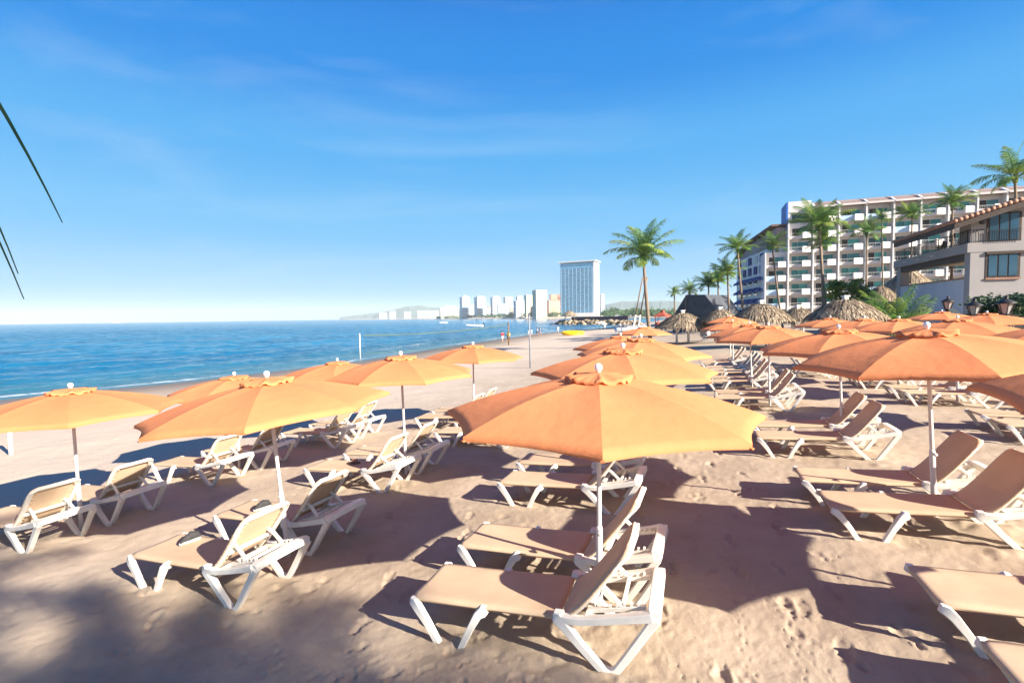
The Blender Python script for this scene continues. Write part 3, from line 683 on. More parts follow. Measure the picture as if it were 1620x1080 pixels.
palm_px(1507, 322, 1505, 48, 64, 'palm with drooping fronds whose crown stands above the terrace', 0, .14)
palm_px(1606, 284, 1618, 52, 104, 'palm crown above the tiled roof at the right edge', 1, .2)
palm_px(1067, 465, 1068, 85, 30, 'small far palm right of the lone tall palm', 3, .17)
palm_px(1091, 462, 1090, 75, 40, 'dark far palm at the left end of the dark net shelter', 1, .17)
palm_px(1121, 452, 1122, 72, 52, 'dark palm rising over the middle of the dark net shelter', 2, .17)
palm_px(1136, 446, 1139, 70, 52, 'dark palm over the right end of the dark net shelter', 0, .17)

def leaf_cloud(m, c, rad, n, size, rs, flat=.8):
    """leaf-sized faces spread through clumps inside an ellipsoid"""
    cl = []
    for _ in range(max(6, n//60)):
        while True:
            q = Vector((rs.uniform(-1,1), rs.uniform(-1,1), rs.uniform(-.7,1)))
            if .25 < q.length < 1: break
        cl.append(q)
    for _ in range(n):
        q = rs.choice(cl) + Vector((rs.gauss(0,.16), rs.gauss(0,.16), rs.gauss(0,.13)))
        p0 = Vector(c) + Vector((q.x*rad[0], q.y*rad[1], q.z*rad[2]))
        a = Vector((rs.gauss(0,1), rs.gauss(0,1), rs.gauss(0,.6))).normalized(); b = a.orthogonal().normalized()*size*.35; L = a*size*rs.uniform(.7,1.3)
        m.add([p0-L*.5, p0+b, p0+L*.5, p0-b], [(0,1,2,3)])
def shrub(px, py, d, wpx, hpx, label, n=1400, size=.2, mtl=None, cat='shrub', name='shrub'):
    c = at(px, py, d); rs = random.Random(int(px*7+py)); b = gx(px, d)
    root = empty(name, b, label, cat)
    m = MB(); leaf_cloud(m, c-b, (wpx*d/F/2, wpx*d/F/2*.8, hpx*d/F/2), n, size, rs); m.build('foliage', mtl or M_LEAF2, root)
    m = MB()
    for k in range(5):
        a = k*1.26; e = (c-b)+Vector((math.cos(a)*wpx*d/F*.25, math.sin(a)*wpx*d/F*.25, 0)); m.tube([(0,0,-.2), e*.45, e], [.07,.05,.02], 6, (0,1,0))
    m.build('stem', M_TRUNK, root, True); return root
M_DKLEAF = leafmat('hedge_and_dim_frond_leaf', (.012,.035,.014), (.025,.06,.02), (.06,.11,.03), 1.5)
shrub(1341, 461, 46, 62, 40, 'round yellow green bush in front of the white hotel', 2600, .26)
shrub(1585, 486, 22, 90, 40, 'dark hedge under the right lanterns at the villa wall', 2200, .16, M_DKLEAF, 'hedge', 'hedge')
# spiky low palm beside the villa
q = gx(1414, 30); root = empty('bushy_palm', q, 'low spiky dark green palm clump left of the villa wall', 'palm plant')
m = MB(); rs = random.Random(9)
for i in range(18): frond(m, (rs.uniform(-.3,.3), rs.uniform(-.3,.3), .6), i*2.4, R(rs.uniform(50, 88)), rs.uniform(2.6, 3.9), R(rs.uniform(30, 60)), rs, 30, .020, .26)
m.build('fronds', M_LEAF, root)
m = MB(); m.tube([(0,0,-.3),(0,0,.35)], [.28,.2], 8, (0,1,0)); m.build('trunk', M_TRUNK, root, True)

# ------------------------------------------------------------------ thatched shelters
def thatch(m, rad, z0, z1, n, rs, ragged=.35, wid=.05, lng=.55):
    prof = []
    for i in range(7): t = i/6; prof.append((rad*t+.02, z1 - (z1-z0)*(t**1.15) + .10*math.sin(math.pi*t)))
    K = 28; vs = []; fs = []
    for (rr, z) in prof:
        for k in range(K): vs.append((rr*math.cos(2*math.pi*k/K), rr*math.sin(2*math.pi*k/K), z))
    for (rr, z) in prof[::-1]:
        for k in range(K): vs.append((rr*.97*math.cos(2*math.pi*k/K), rr*.97*math.sin(2*math.pi*k/K), z-.12))
    N = len(prof)*2
    for i in range(N):
        for k in range(K): fs.append((i*K+k, i*K+(k+1) % K, ((i+1) % N)*K+(k+1) % K, ((i+1) % N)*K+k))
    m.add(vs, fs)
    for _ in range(n):
        t = rs.random()**.55; a = rs.uniform(0, 2*math.pi); f = t*6; k = min(5, int(f)); f -= k
        rr = prof[k][0]*(1-f)+prof[k+1][0]*f; z = prof[k][1]*(1-f)+prof[k+1][1]*f
        dr = (prof[k+1][0]-prof[k][0]); dz = prof[k+1][1]-prof[k][1]; L = math.hypot(dr, dz); dr /= L; dz /= L
        ln = lng*rs.uniform(.5, 1.2); a2 = a + rs.gauss(0, .08); lift = rs.uniform(.02, .13); hang = ragged*max(0, t-.88)*8*rs.uniform(.3, 1)
        c, s = math.cos(a), math.sin(a); c2, s2 = math.cos(a2), math.sin(a2); w = wid*rs.uniform(.5, 1.3)
        p0 = Vector((rr*c, rr*s, z+lift*.4)); p1 = Vector(((rr+dr*ln*.55)*c2, (rr+dr*ln*.55)*s2, z+dz*ln*.55+lift)); p2 = Vector(((rr+dr*ln)*c2, (rr+dr*ln)*s2, z+dz*ln - hang*.5 + lift*.6))
        tv = Vector((-s, c, 0))*w
        m.add([p0-tv, p0+tv, p1-tv, p1+tv, p2-tv*.4, p2+tv*.4], [(0,1,3,2),(2,3,5,4)])
def palapa(px, ya, yr, hw, d, label, n=1500, posts=4, prad=.075, cap=True):
    hw *= .86; ya += (yr-ya)*.12
    g = gx(px, d); zt = at(px, ya, d).z - g.z; zr = at(px, yr, d).z - g.z; rad = hw*d/F
    root = empty('thatched_shelter', g, label, 'thatched shelter', 'thatched palapas behind the umbrellas'); rs = random.Random(int(px))
    m = MB(); thatch(m, rad, zr, zt, int(n*1.5), rs, .5, .036*rad/2, .55*rad/2); m.build('thatch_roof', M_THATCH, root)
    for k in range(posts):
        a = k*2*math.pi/posts+.5; e = rad*.32 if posts > 1 else 0
        m = MB(); m.tube([(e*math.cos(a), e*math.sin(a), -.3), (e*math.cos(a), e*math.sin(a), (zr+zt)/2+.1)], prad, 10, (0,1,0)); m.build('post', M_POLE, root, True)
    if cap:
        m = MB(); m.box(-.12,.12,-.12,.12, zt-.05, zt+.16); m.box(-.17,.17,-.17,.17, zt+.16, zt+.24); m.build('roof_cap', M_STUCCOW, root)
    return root
palapa(1080, 492, 516, 45, 42, 'grey thatched shelter with white posts, right of the lone tall palm', 1700)
palapa(1139, 488, 506, 32, 40, 'small thatched shelter at the left end of the row below the palms', 1300)
palapa(1204, 477, 505, 50, 33, 'broad thatched shelter in the middle of the row, white posts under it', 2000)
palapa(1262, 485, 505, 32, 37, 'narrow thatched shelter between the two broad ones', 1300)
palapa(1337, 470, 501, 59, 29, 'largest thatched shelter, nearest the low spiky palm', 2400)
palapa(1436, 417, 480, 66, 62, 'tall steep thatched roof behind the porch of the villa', 2600, 6, .12, False)
palapa(1392, 447, 488, 44, 54, 'lower thatched roof left of the tall steep one', 1800, 6, .12, False)
palapa(1476, 440, 470, 58, 70, 'thatched roof seen through the opening of the porch', 1800, 6, .12, False)
# dark net shelter below the far palms
M_NET = mat('dark_shade_net', (.06,.068,.082), .9, .25, 1.2, .3, 20)
a_, b_ = gx(1082, 72), gx(1152, 66); zt_ = at(1110, 466, 70).z
root = empty('net_shelter', a_.lerp(b_, .5), 'dark grey shade net shelter under the dark palms', 'shelter')
dv = (b_-a_)*.5; n_ = Vector((-dv.y, dv.x, 0)).normalized()*2.5; z0 = -.3; zz = zt_-root.location.z
ol = [-dv, -dv*.9+Vector((0,0,zz*.5)), -dv*.35+Vector((0,0,zz)), dv*.5+Vector((0,0,zz*.96)), dv*.95+Vector((0,0,zz*.55)), dv]
m = MB(); nO = len(ol); vs = [p_+Vector((0,0,z0))*(1 if i in (0,nO-1) else 0)-n_ for i, p_ in enumerate(ol)] + [p_+Vector((0,0,z0))*(1 if i in (0,nO-1) else 0)+n_ for i, p_ in enumerate(ol)]
m.add(vs, [tuple(range(nO)), tuple(range(nO, 2*nO))[::-1]] + [(k, nO+k, nO+(k+1) % nO, (k+1) % nO) for k in range(nO)]); m.build('net_cover', M_NET, root)
m = MB()
m.tube([ol[2]-n_*1.02, ol[2]-n_*1.02+Vector((0,0,-zz-.3))], .06, 8, (0,1,0)); m.build('post', M_TRUNK, root)

# ------------------------------------------------------------------ big white hotel
def frame(o, xd):
    x = Vector((xd[0], xd[1], 0)).normalized(); y = Vector((-x.y, x.x, 0))
    Mf = Matrix((x, y, Vector((0,0,1)))).transposed().to_4x4(); Mf.translation = o; return Mf
HO = Vector((58.4, 106, 1.0)); hotel = empty('hotel_building', HO, 'large white seven storey hotel with teal windows and white balcony boxes', 'hotel')
hotel.matrix_world = frame(HO, (37.1, -14))
ED = [-3.6, .75, 5.35, 9.9, 14.6, 19.2, 23.6, 27.9, 32.3, 36.6, 41.2]; NF = [4, 6, 7, 7, 7, 7, 7, 7, 7, 7]
FH = 2.95; ZS = 2.7
M_BAL = mat('balcony_white', (.68,.66,.64), .7, .04, .9, .1, 10); M_BLUEW = mat('pale_blue_tile', (.42,.55,.68), .5, .25, 5); M_BLUE = mat('blue_paint', (.03,.13,.42), .6, .2, .6)
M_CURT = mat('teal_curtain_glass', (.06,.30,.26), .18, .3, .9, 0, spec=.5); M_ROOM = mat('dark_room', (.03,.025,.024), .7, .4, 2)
hrs = random.Random(4)
m = MB()
for i, nf in enumerate(NF):
    zt = ZS+FH*nf; m.box(ED[i], ED[i+1], 1.4, 14, -3, zt + (1.0 if nf == 7 else .3))
m.build('wall', M_STUCCO, hotel)
for i in range(len(ED)):
    nf = max(NF[i-1] if i > 0 else 0, NF[i] if i < len(NF) else 0); zt = ZS+FH*nf
    m = MB(); m.box(ED[i]-.13, ED[i]+.13, -.25, 1.39, -3, zt+.1)
    if nf == 7: m.loft([(ED[i], -.55, zt+.2), (ED[i], 1.6, zt+1.15)], (.2,.16), n=8)
    m.build('fin_wall', M_STUCCOW, hotel)
for i, nf in enumerate(NF):
    x0, x1 = ED[i]+.135, ED[i+1]-.135; wd = x1-x0
    for k in range(nf):
        z = ZS + FH*k
        if i > 7 and k < 4: continue
        m = MB(); m.box(x0, x1, 0, 1.395, z-.28, z+.02); m.box(x0, x1, 0, .12, z+.02, z+.36)
        bal = m.build('balcony', M_STUCCO, hotel)
        bx = x0 + wd*.56
        m = MB(); m.prism([(bx, -.62), (x1-.12, -.03), (x1-.12, .45), (bx, .45)], z-.20, z+1.02); m.build('planter_box', M_BAL, bal)
        if hrs.random() < .28:
            m = MB(); m.box(x0+.05, bx-.02, -.06, -.004, z-.22, z+.95); m.build('parapet_panel', M_BLUEW, bal)
        else:
            m = MB(); m.tube([(x0, .05, z+.95), (bx, .05, z+.95)], .03, 6)
            for q_ in range(9): m.tube([(x0+.12+q_*(bx-x0-.2)/8, .05, z+.36), (x0+.12+q_*(bx-x0-.2)/8, .05, z+.95)], .014, 4, (0,1,0))
            m.build('railing', M_STUCCOW, bal)
        w0, w1 = x0+wd*.16, x0+wd*.86; sp_ = w0 + (w1-w0)*hrs.choice((.34,.4,.5)); zt = z+2.12
        win = MB(); win.box(w0-.07, w1+.07, 1.33, 1.397, z+.02, zt+.07); fo = win.build('window', M_STUCCOW, hotel)
        m = MB(); m.box(w0, sp_-.03, 1.30, 1.328, z+.04, zt); m.build('pane', M_ROOM if hrs.random() < .45 else M_GLASSD if hrs.random() < .5 else M_GLASS, fo)
        m = MB(); m.box(sp_+.03, w1, 1.30, 1.328, z+.04, zt); m.build('pane', M_CURT if hrs.random() < .75 else M_GLASS, fo)
    if nf == 7:
        zt = ZS+FH*7; m = MB()
        m.prism([(-.45, zt+.05), (-.45, zt+.32), (6, zt+2.3), (6, zt+1.02), (1.39, zt+1.02), (1.39, zt+.05)], x0, x1, Matrix(((0,0,1,0),(1,0,0,0),(0,1,0,0),(0,0,0,1)))); m.build('roof', M_HROOF, hotel)
        m = MB(); m.box(x0, x1, -.55, -.46, zt-.02, zt+.36); m.build('roof_edge', M_STUCCO, hotel)
# set-back penthouse corner, blue on the sea side
zt = ZS+FH*6
m = MB(); m.box(.9, 5.2, 1.9, 9, zt+.3, zt+5.0); m.build('penthouse_wall', M_STUCCOW, hotel)
m = MB(); m.box(.55, .89, 1.9, 9, zt-.6, zt+5.0); m.build('blue_side_wall', M_BLUE, hotel)
m = MB(); m.box(1.6, 4.8, 1.8, 1.89, zt+.5, zt+2.3); m.build('penthouse_window', M_GLASSD, hotel)
# blue and white wing running away to the left
WO = Vector((57.2, 108.5, 1.0)); wing = empty('hotel_wing', WO, 'blue and white wing with dark sloping roof left of the white hotel', 'hotel wing')
wing.matrix_world = frame(WO, (8, 42)); M_BLUEA = mat('blue_awning', (.015,.04,.18), .7, .3, 2)
m = MB(); m.box(0, 30, -12, 0, -3, 16.0); m.build('wall', M_STUCCOW, wing)
m = MB(); m.prism([(0,16.003),(30,16.003),(30,16.6),(21,19.2),(0,20.2)], -11.5, -.8, Matrix(((1,0,0,0),(0,0,1,0),(0,1,0,0),(0,0,0,1)))); m.build('upper_wall', mat('mauve_stucco', (.32,.25,.25), .85, .1, .6), wing)
m = MB(); m.loft([(-.5,-6,20.6),(21,-6,19.6),(30.8,-6,16.9)], [(6.6,.22)]*3, n=8); m.build('roof', mat('dark_roof_tile', (.10,.06,.05), .8, .3, 3), wing)
for k in range(6):
    z = .4+2.6*k
    for j in range(6):
        x = 1.2+j*4.8
        m = MB(); m.box(x, x+2.6, .005, .09, z+.3, z+2.0); w_ = m.build('window', M_GLASSD, wing)
        if k < 4:
            m = MB(); m.prism([(.1, z+2.2), (1.25, z+1.45), (1.25, z+.95), (.1, z+1.5)], x-.5, x+3.2, Matrix(((0,0,1,0),(1,0,0,0),(0,1,0,0),(0,0,0,1)))); m.build('awning', M_BLUEA, w_)
        elif k == 4 or j % 2:
            m = MB(); m.box(x+.2, x+.9, .1, .3, z+.2, z+2.1); m.box(x+1.6, x+2.3, .1, .3, z+.2, z+2.1); m.build('shutter', M_BLUEA, w_)

# ------------------------------------------------------------------ villa at the right edge
VO = Vector((34.3, 37.0, .45)); villa = empty('villa', VO, 'white stucco villa with tiled roof, terrace railing and open porch at the right edge', 'villa')
villa.matrix_world = frame(VO, (CU, -SU))       # x: along the front to the right, y: away from the camera
M_VW = mat('villa_plaster', (.29,.272,.268), .9, .06, .7, .25, 9); M_VB = mat('villa_blue_shade_plaster', (.48,.49,.52), .9, .06, .5, .2, 9); M_WOOD = mat('dark_wood', (.045,.028,.022), .7, .3, 6)  # shade is put into the villa plasters: greyed front, bluish porch wall
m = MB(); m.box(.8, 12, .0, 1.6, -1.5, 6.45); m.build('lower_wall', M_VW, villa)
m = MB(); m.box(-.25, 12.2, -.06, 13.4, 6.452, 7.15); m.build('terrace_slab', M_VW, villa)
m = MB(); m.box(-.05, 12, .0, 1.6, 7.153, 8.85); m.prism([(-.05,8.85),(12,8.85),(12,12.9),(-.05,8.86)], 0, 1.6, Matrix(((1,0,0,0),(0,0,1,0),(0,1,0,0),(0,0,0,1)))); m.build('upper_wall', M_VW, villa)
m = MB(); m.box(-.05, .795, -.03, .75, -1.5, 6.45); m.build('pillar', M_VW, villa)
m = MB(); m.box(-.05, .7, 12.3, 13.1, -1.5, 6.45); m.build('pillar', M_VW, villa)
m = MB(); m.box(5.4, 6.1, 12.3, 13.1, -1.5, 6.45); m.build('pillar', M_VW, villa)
m = MB(); m.box(-.02, .28, .752, 12.298, -1.5, 4.55); m.build('porch_wall', M_VB, villa)
m = MB(); m.box(-.10, .34, .752, 12.298, 4.553, 4.66); m.build('porch_sill', M_TILE, villa)
m = MB(); m.box(.02, .72, .752, 12.298, 5.95, 6.449); m.build('porch_beam', M_WOOD, villa)
for k in range(2):
    m = MB(); y = 2.2+k*4.6; ol = [(-1.5,1.2)]+[(1.5*math.cos(t), 1.2+1.15*math.sin(t)) for t in [q_*math.pi/12 for q_ in range(13)]][::-1]+[(1.5,0.),(-1.5,0.)]
    m.prism([(y+a_, b_) for a_, b_ in ol[1:]], -.08, -.024, Matrix(((0,0,1,0),(1,0,0,0),(0,1,0,0),(0,0,0,1)))); m.build('arch_panel', mat('lit_arch_cream', (.72,.62,.44), .9, .1, 1), villa)  # light of the arched openings is put into the panels' cream colour
# sloping tiled roof: slab plus tile ridges
def slope(x, y, dz=0): return Vector((x, y, 8.45 + (x+1.6)*.335 + dz))
m = MB(); vs = [slope(-1.6,-1.3), slope(12.5,-1.3), slope(12.5,9.5), slope(-1.6,9.5)]; m.add([v-Vector((0,0,.38)) for v in vs]+[v+Vector((0,0,.16)) for v in vs], [(3,2,1,0),(4,5,6,7),(0,1,5,4),(1,2,6,5),(2,3,7,6),(3,0,4,7)]); rf = m.build('roof', M_WOOD, villa)
m = MB()
for k in range(46):
    y = -1.3 + .0; x = -1.6 + k*.31
    m.tube([slope(x, -1.42, .20), slope(x, 9.5, .20)], .15, 8)
m.build('roof_tiles', M_TILE, rf, True)
def glazed(name, x0, x1, z0, z1, n, y=-.001):
    m = MB(); m.box(x0-.12, x1+.12, y-.05, y, z0-.05, z1+.12); w = m.build(name, M_WOOD, villa)
    st = (x1-x0)/n
    for k in range(n):
        m = MB(); m.box(x0+k*st+.05, x0+(k+1)*st-.05, y-.075, y-.053, z0+.06, z1); m.build('pane', M_GLASSV, w)
    return w
glazed('glass_door', .98, 2.75, 7.2, 9.15, 3)
glazed('window', .98, 2.75, 4.6, 6.2, 3, -.001); glazed('window', 3.75, 5.2, 3.2, 6.2, 2); glazed('glass_door', 3.75, 5.5, 7.3, 9.6, 2)
m = MB(); m.box(.86, 2.9, -.12, -.002, 4.40, 4.52); m.build('window_sill', M_TILE, villa)
m = MB(); m.box(.85, 9, -.16, -.003, 6.25, 6.44); m.build('lintel_beam', M_WOOD, villa)
m = MB(); m.box(.85, 9, -.05, -.004, -1.5, 2.5); m.build('ground_shade_panel', M_ROOM, villa)  # flat dark sheet on the wall, coloured like the shade of an opening
# wrought iron railing round the terrace
m = MB()
for z in (7.25, 8.1): m.tube([(-.12, .3, z), (-.12, 13.2, z)], .03, 6); m.tube([(-.12, .3, z), (-.12, .02, z), (.9, .02-.05, z)], .022, 6)
for k in range(54): m.tube([(-.12, .3+k*.243, 7.15), (-.12, .3+k*.243, 8.1)], .022 if k % 9 else .04, 4, (0,1,0))
for k in range(5): m.tube([(-.10+k*.2, -.03, 7.15), (-.10+k*.2, -.03, 8.1)], .014, 4, (0,1,0))
for k in range(14): m.tube([(.95+k*.14, -.15, 7.17), (.95+k*.14, -.15, 8.0)], .014, 4, (0,1,0))
m.tube([(.93,-.15,8.0),(2.85,-.15,8.0)], .02, 6); m.build('terrace_railing', M_DARK, villa)
for k in range(3):
    m = MB(); m.loft([(-.255, 5+k*2.6, 6.78), (-.55, 5+k*2.6, 6.74)], (.06,.05), n=8); m.build('waterspout', M_STUCCOW, villa)
for k, (x, z) in enumerate(((.35, 8.55), (2.95, 9.5))):
    m = MB(); m.tube([(x,-.01,z+.35),(x,-.55,z+.4)], .03, 6); m.lathe([(.03,-.15),(.16,-.12),(.22,.16),(.26,.2),(.05,.36)], 8, (x,-.55,z)); m.build('wall_lamp', M_DARK, villa)
# terrace furniture
rc = Matrix(((CU, SU, 0), (-SU, CU, 0), (0,0,1)))
def villa_pt(x, y, z): return villa.matrix_world @ Vector((x, y, z))
for k, (yy, lab, colr) in enumerate(((1.6, 'dark folding chair by the railing corner on the villa terrace', (.02,.02,.03)), (3.0, 'navy draped chair on the villa terrace beside the folding chair', (.02,.03,.10)), (6.2, 'dark chair in the middle of the villa terrace', (.02,.025,.03)))):
    rt_ = empty('terrace_chair', villa_pt(.7, yy, 7.153), lab, 'chair', 'chairs on the villa terrace', 1.2+k)
    cm_ = mat('chair_paint', colr, .5, .2, 9)
    m = MB(); m.box(-.24,.24,-.24,.24,.40,.45); m.build('seat', cm_, rt_); m = MB(); m.loft([(-.24,0,.45),(-.34,0,.95)], (.23,.02), up=(0,1,0), n=8); m.build('backrest', cm_, rt_)
    for sx_ in (-1, 1):
        m = MB(); m.tube([(-.22,sx_*.2,0),(.22,sx_*.2,.42)], .02, 6); m.build('leg', cm_, rt_)
        m = MB(); m.tube([(.22,sx_*.23,0),(-.22,sx_*.23,.42)], .02, 6); m.build('leg', cm_, rt_)
# lanterns on posts
def lantern(px, py, d, label, s=1.0):
    g_ = gx(px, d); z = at(px, py, d).z - g_.z; rt_ = empty('street_lamp', g_, label, 'lantern', 'black lanterns by the villa')
    m = MB(); m.tube([(0,0,-.3),(0,0,z-.36*s)], .045, 10, (0,1,0)); m.lathe([(.05,-.05),(.11,0),(.05,.05)], 10, (0,0,z-.42*s)); m.build('lamp_post', M_DARK, rt_, True)
    m = MB()
    for k in range(6):
        a = k*math.pi/3; m.tube([(.15*s*math.cos(a),.15*s*math.sin(a),z-.34*s),(.29*s*math.cos(a),.29*s*math.sin(a),z+.12*s)], .014, 4, (0,1,0))
    m.lathe([(.17*s,0),(.17*s,.03)], 6, (0,0,z-.37*s)); m.build('cage', M_DARK, rt_)
    m = MB(); m.lathe([(.13*s,0),(.26*s,.44*s)], 6, (0,0,z-.33*s)); m.build('glass', mat('lamp_glass', (.30,.30,.29), .2, .1, 5), rt_)
    m = MB(); m.lathe([(.36*s,.10*s),(.34*s,.14*s),(.16*s,.27*s),(.10*s,.30*s),(.06*s,.36*s),(.09*s,.41*s),(.03*s,.46*s)], 12, (0,0,z)); m.build('lamp_roof', M_DARK, rt_, True)
lantern(1499, 480, 22, 'black lantern left of the villa corner', .72); lantern(1541, 487, 20, 'largest black lantern in front of the villa corner, clear glass', .82); lantern(1591, 484, 18, 'black lantern with wide top nearest the right edge', .85)

# ------------------------------------------------------------------ far shore, hills and skyline
def far(px, y, d):
    q = at(px, y, d); return q
fs = ((545,2900),(600,2300),(660,1750),(720,1400),(790,1050),(830,840),(860,775),(930,740),(1000,690),(1080,620),(1180,560))
m = MB(); rows = []
for (px, d) in fs:
    row = []
    for (dd, z) in ((-14,-2.2),(0,-1.2),(16,.3),(30,1.4),(60,1.8),(420,2.2),(430,-3)):
        q = at(px, 500, d+dd); row.append((q.x, q.y, z))
    rows.append(row)
n_ = len(rows[0])
m.add([v for r_ in rows for v in r_], [(i*n_+k, i*n_+k+1, (i+1)*n_+k+1, (i+1)*n_+k) for i in range(len(rows)-1) for k in range(n_-1)])
tag(m.build('far_shore', mat('far_sand', (.46,.38,.29), .95, .12, .02)), kind='structure')
def hills(name, ridge, d, depth, col):
    m = MB(); rs = random.Random(len(ridge)); pts = []
    for (p0, y0), (p1, y1) in zip(ridge, ridge[1:]):
        for k in range(8): t = k/8; pts.append((p0+(p1-p0)*t, y0+(y1-y0)*t + rs.uniform(-.45,.45)))
    vs = []
    for i, (px, y) in enumerate(pts):
        a = at(px, y, d); z = a.z; b0 = Vector((a.x, a.y, 0))
        for q, (dy, f) in enumerate(((-depth, 0), (-depth*.62, .35), (-depth*.3, .74), (0, 1), (depth*.5, .6), (depth, 0))):
            vs.append((b0.x*(1+dy/d)+rs.uniform(-30,30)*(q not in (0,3,5)), b0.y+dy, -4+(z+4)*f*(1+rs.uniform(-.08,.08)*(q in (1,2)))))
    m.add(vs, [(i*6+k, i*6+k+1, (i+1)*6+k+1, (i+1)*6+k) for i in range(len(pts)-1) for k in range(5)])
    tag(m.build(name, mat('hill_scrub', col, .95, .3, .004), None, True), kind='structure')
hills('hills', ((540,501),(575,497.5),(600,494),(622,490),(640,485),(664,482.5),(682,486),(705,487),(730,488.5),(755,486),(790,489),(830,488),(870,487)), 5200, 620, (.045,.075,.05))
hills('hills', ((930,489),(958,482),(985,476.5),(1015,477),(1042,475.5),(1065,476),(1100,480),(1150,484)), 4300, 500, (.045,.075,.05))

M_FW = mat('far_white_wall', (.58,.57,.56), .8, .05, .1); M_FC = mat('far_cream_wall', (.60,.51,.38), .8, .05, .1); M_FT = mat('far_terracotta_wall', (.42,.23,.17), .8, .12, .1)
M_FG = mat('far_blue_glass', (.10,.22,.34), .2, .25, .2, 0, spec=.5); M_FR = mat('far_red_roof', (.36,.14,.09), .8, .1, .2)
def block(px0, px1, ytop, d, label, wall, nx, ny, ang=12, win=M_FG, dep=.6, band=False, extras=None, top=None, name='apartment_tower', wr=(.22,.78)):
    q = at((px0+px1)/2, 500, d); w = (px1-px0)*d/F; z0 = 1.2; h = at((px0+px1)/2, ytop, d).z - z0
    root = empty(name, (q.x, q.y, z0), label, 'building', 'buildings on the far shore', R(ang)); dp = w*dep; c = math.cos(R(ang))
    w = w/(c + dep*abs(math.sin(R(ang))))
    m = MB(); m.box(-w/2, w/2, -dp/2, dp/2, -3, h); wo = m.build('wall', wall, root)
    fh = h/(ny+.4)
    for j in range(ny):
        z = fh*(j+.35)
        if band:
            m = MB(); m.box(-w/2+.3, w/2-.3, -dp/2-.12, -dp/2-.003, z, z+fh*.55); m.build('window_band', win, root)
            m = MB(); m.box(-w/2-.2, w/2+.2, -dp/2-1.2, -dp/2-.13, z-fh*.18, z+fh*.12); m.build('balcony', wall, root)
        else:
            for i in range(nx):
                x = -w/2 + w*(i+wr[0])/nx; x1 = -w/2 + w*(i+wr[1])/nx
                m = MB(); m.box(x, x1, -dp/2-.10, -dp/2-.003, z, z+fh*.6); m.build('window', win, root)
    if top: m = MB(); m.box(-w/2*top[0], w/2*top[0], -dp/2*top[0], dp/2*top[0], h+.003, h+top[1]); m.build('roof_block', wall, root)
    return root, w, dp, h
block(697, 726, 486.5, 1500, 'long low cream building at the left end of the far skyline', M_FC, 9, 4, 8, dep=.4, top=(.5, 5))
block(728, 743.5, 470, 1350, 'leftmost slim white and blue tower on the far shore', M_FW, 2, 13, 28, band=True, top=(.6, 4))
block(745, 752, 482, 1420, 'short grey block right of the leftmost slim tower', mat('far_grey_wall', (.40,.40,.42), .8, .08, .1), 3, 8, 5)
block(751, 768.5, 470.5, 1300, 'second slim white tower on the far shore', M_FW, 3, 12, 30, band=True, top=(.7, 3))
block(776.5, 792, 470.5, 1250, 'third slim white tower on the far shore', M_FW, 3, 11, 25, top=(.6, 3), wr=(.15,.85))
block(787, 812, 483, 1180, 'low wide white building between the slim towers and the stepped ones', M_FW, 8, 4, 10, dep=.4, top=(.4, 4))
block(797, 811, 470, 1300, 'fourth white tower, half hidden behind the low white building', M_FW, 3, 10, 25, band=True)
block(813, 830, 476, 930, 'stepped white block left of the cream block', M_FW, 4, 7, 22, win=M_GLASSD, top=(.55, 9), wr=(.3,.6))
block(830, 842.5, 467, 860, 'narrow cream block in the middle of the skyline', M_FC, 3, 9, 24, win=M_ROOM, wr=(.3,.6))
block(843, 865, 459, 805, 'tallest cream block, right of the narrow cream one', M_FC, 5, 11, 24, win=M_ROOM, wr=(.3,.6))
block(866, 886, 475, 835, 'terracotta building with arches beside the blue glass tower', M_FT, 6, 5, 10, win=M_FC, dep=.5, top=(.6, 10), wr=(.2,.7))
block(950, 955.5, 465, 1000, 'thin white block behind the right side of the blue glass tower', M_FW, 1, 9, 5, dep=1)
for i, (a_, b_, y_, d_, lb) in enumerate(((601,612,494.5,2500,'tiny white block farthest left on the far shore'),(617,626,492.5,2400,'tiny white tower second from the left end of the shore'),(640,650,493.5,2200,'tiny pale building left of the middle of the far shore'),(661,668,491.5,2000,'tiny white building under the hill top'),(670,694,492,1800,'row of tiny pale buildings before the cream hillside hotel'))):
    block(a_, b_, y_, d_, lb, M_FW, 4, 3, 6, name='far_building')
for i, (a_, b_, y_, d_, w_, lb) in enumerate(((704,716,484,1700,M_FC,'cream hillside block behind the long low cream building'),(743,747,485,1500,M_FW,'narrow low white block between the first two slim towers'),(768,777,487,1380,M_FW,'low white building between the second and third slim towers'),(771,776,484,1420,M_FT,'small terracotta block between the second and third slim towers'),
        (806,815,486,1150,M_FC,'small cream building before the stepped white block'),(822,832,481,1120,M_FW,'white block between the stepped and the narrow cream ones'),(884,893,485,980,M_FC,'low cream building at the left foot of the blue glass tower'),(880,887,466,1100,M_FR,'tall red brown block behind the terracotta building'))):
    block(a_, b_, y_, d_, lb, w_, 4, 4, 14, name='far_building', win=M_ROOM)
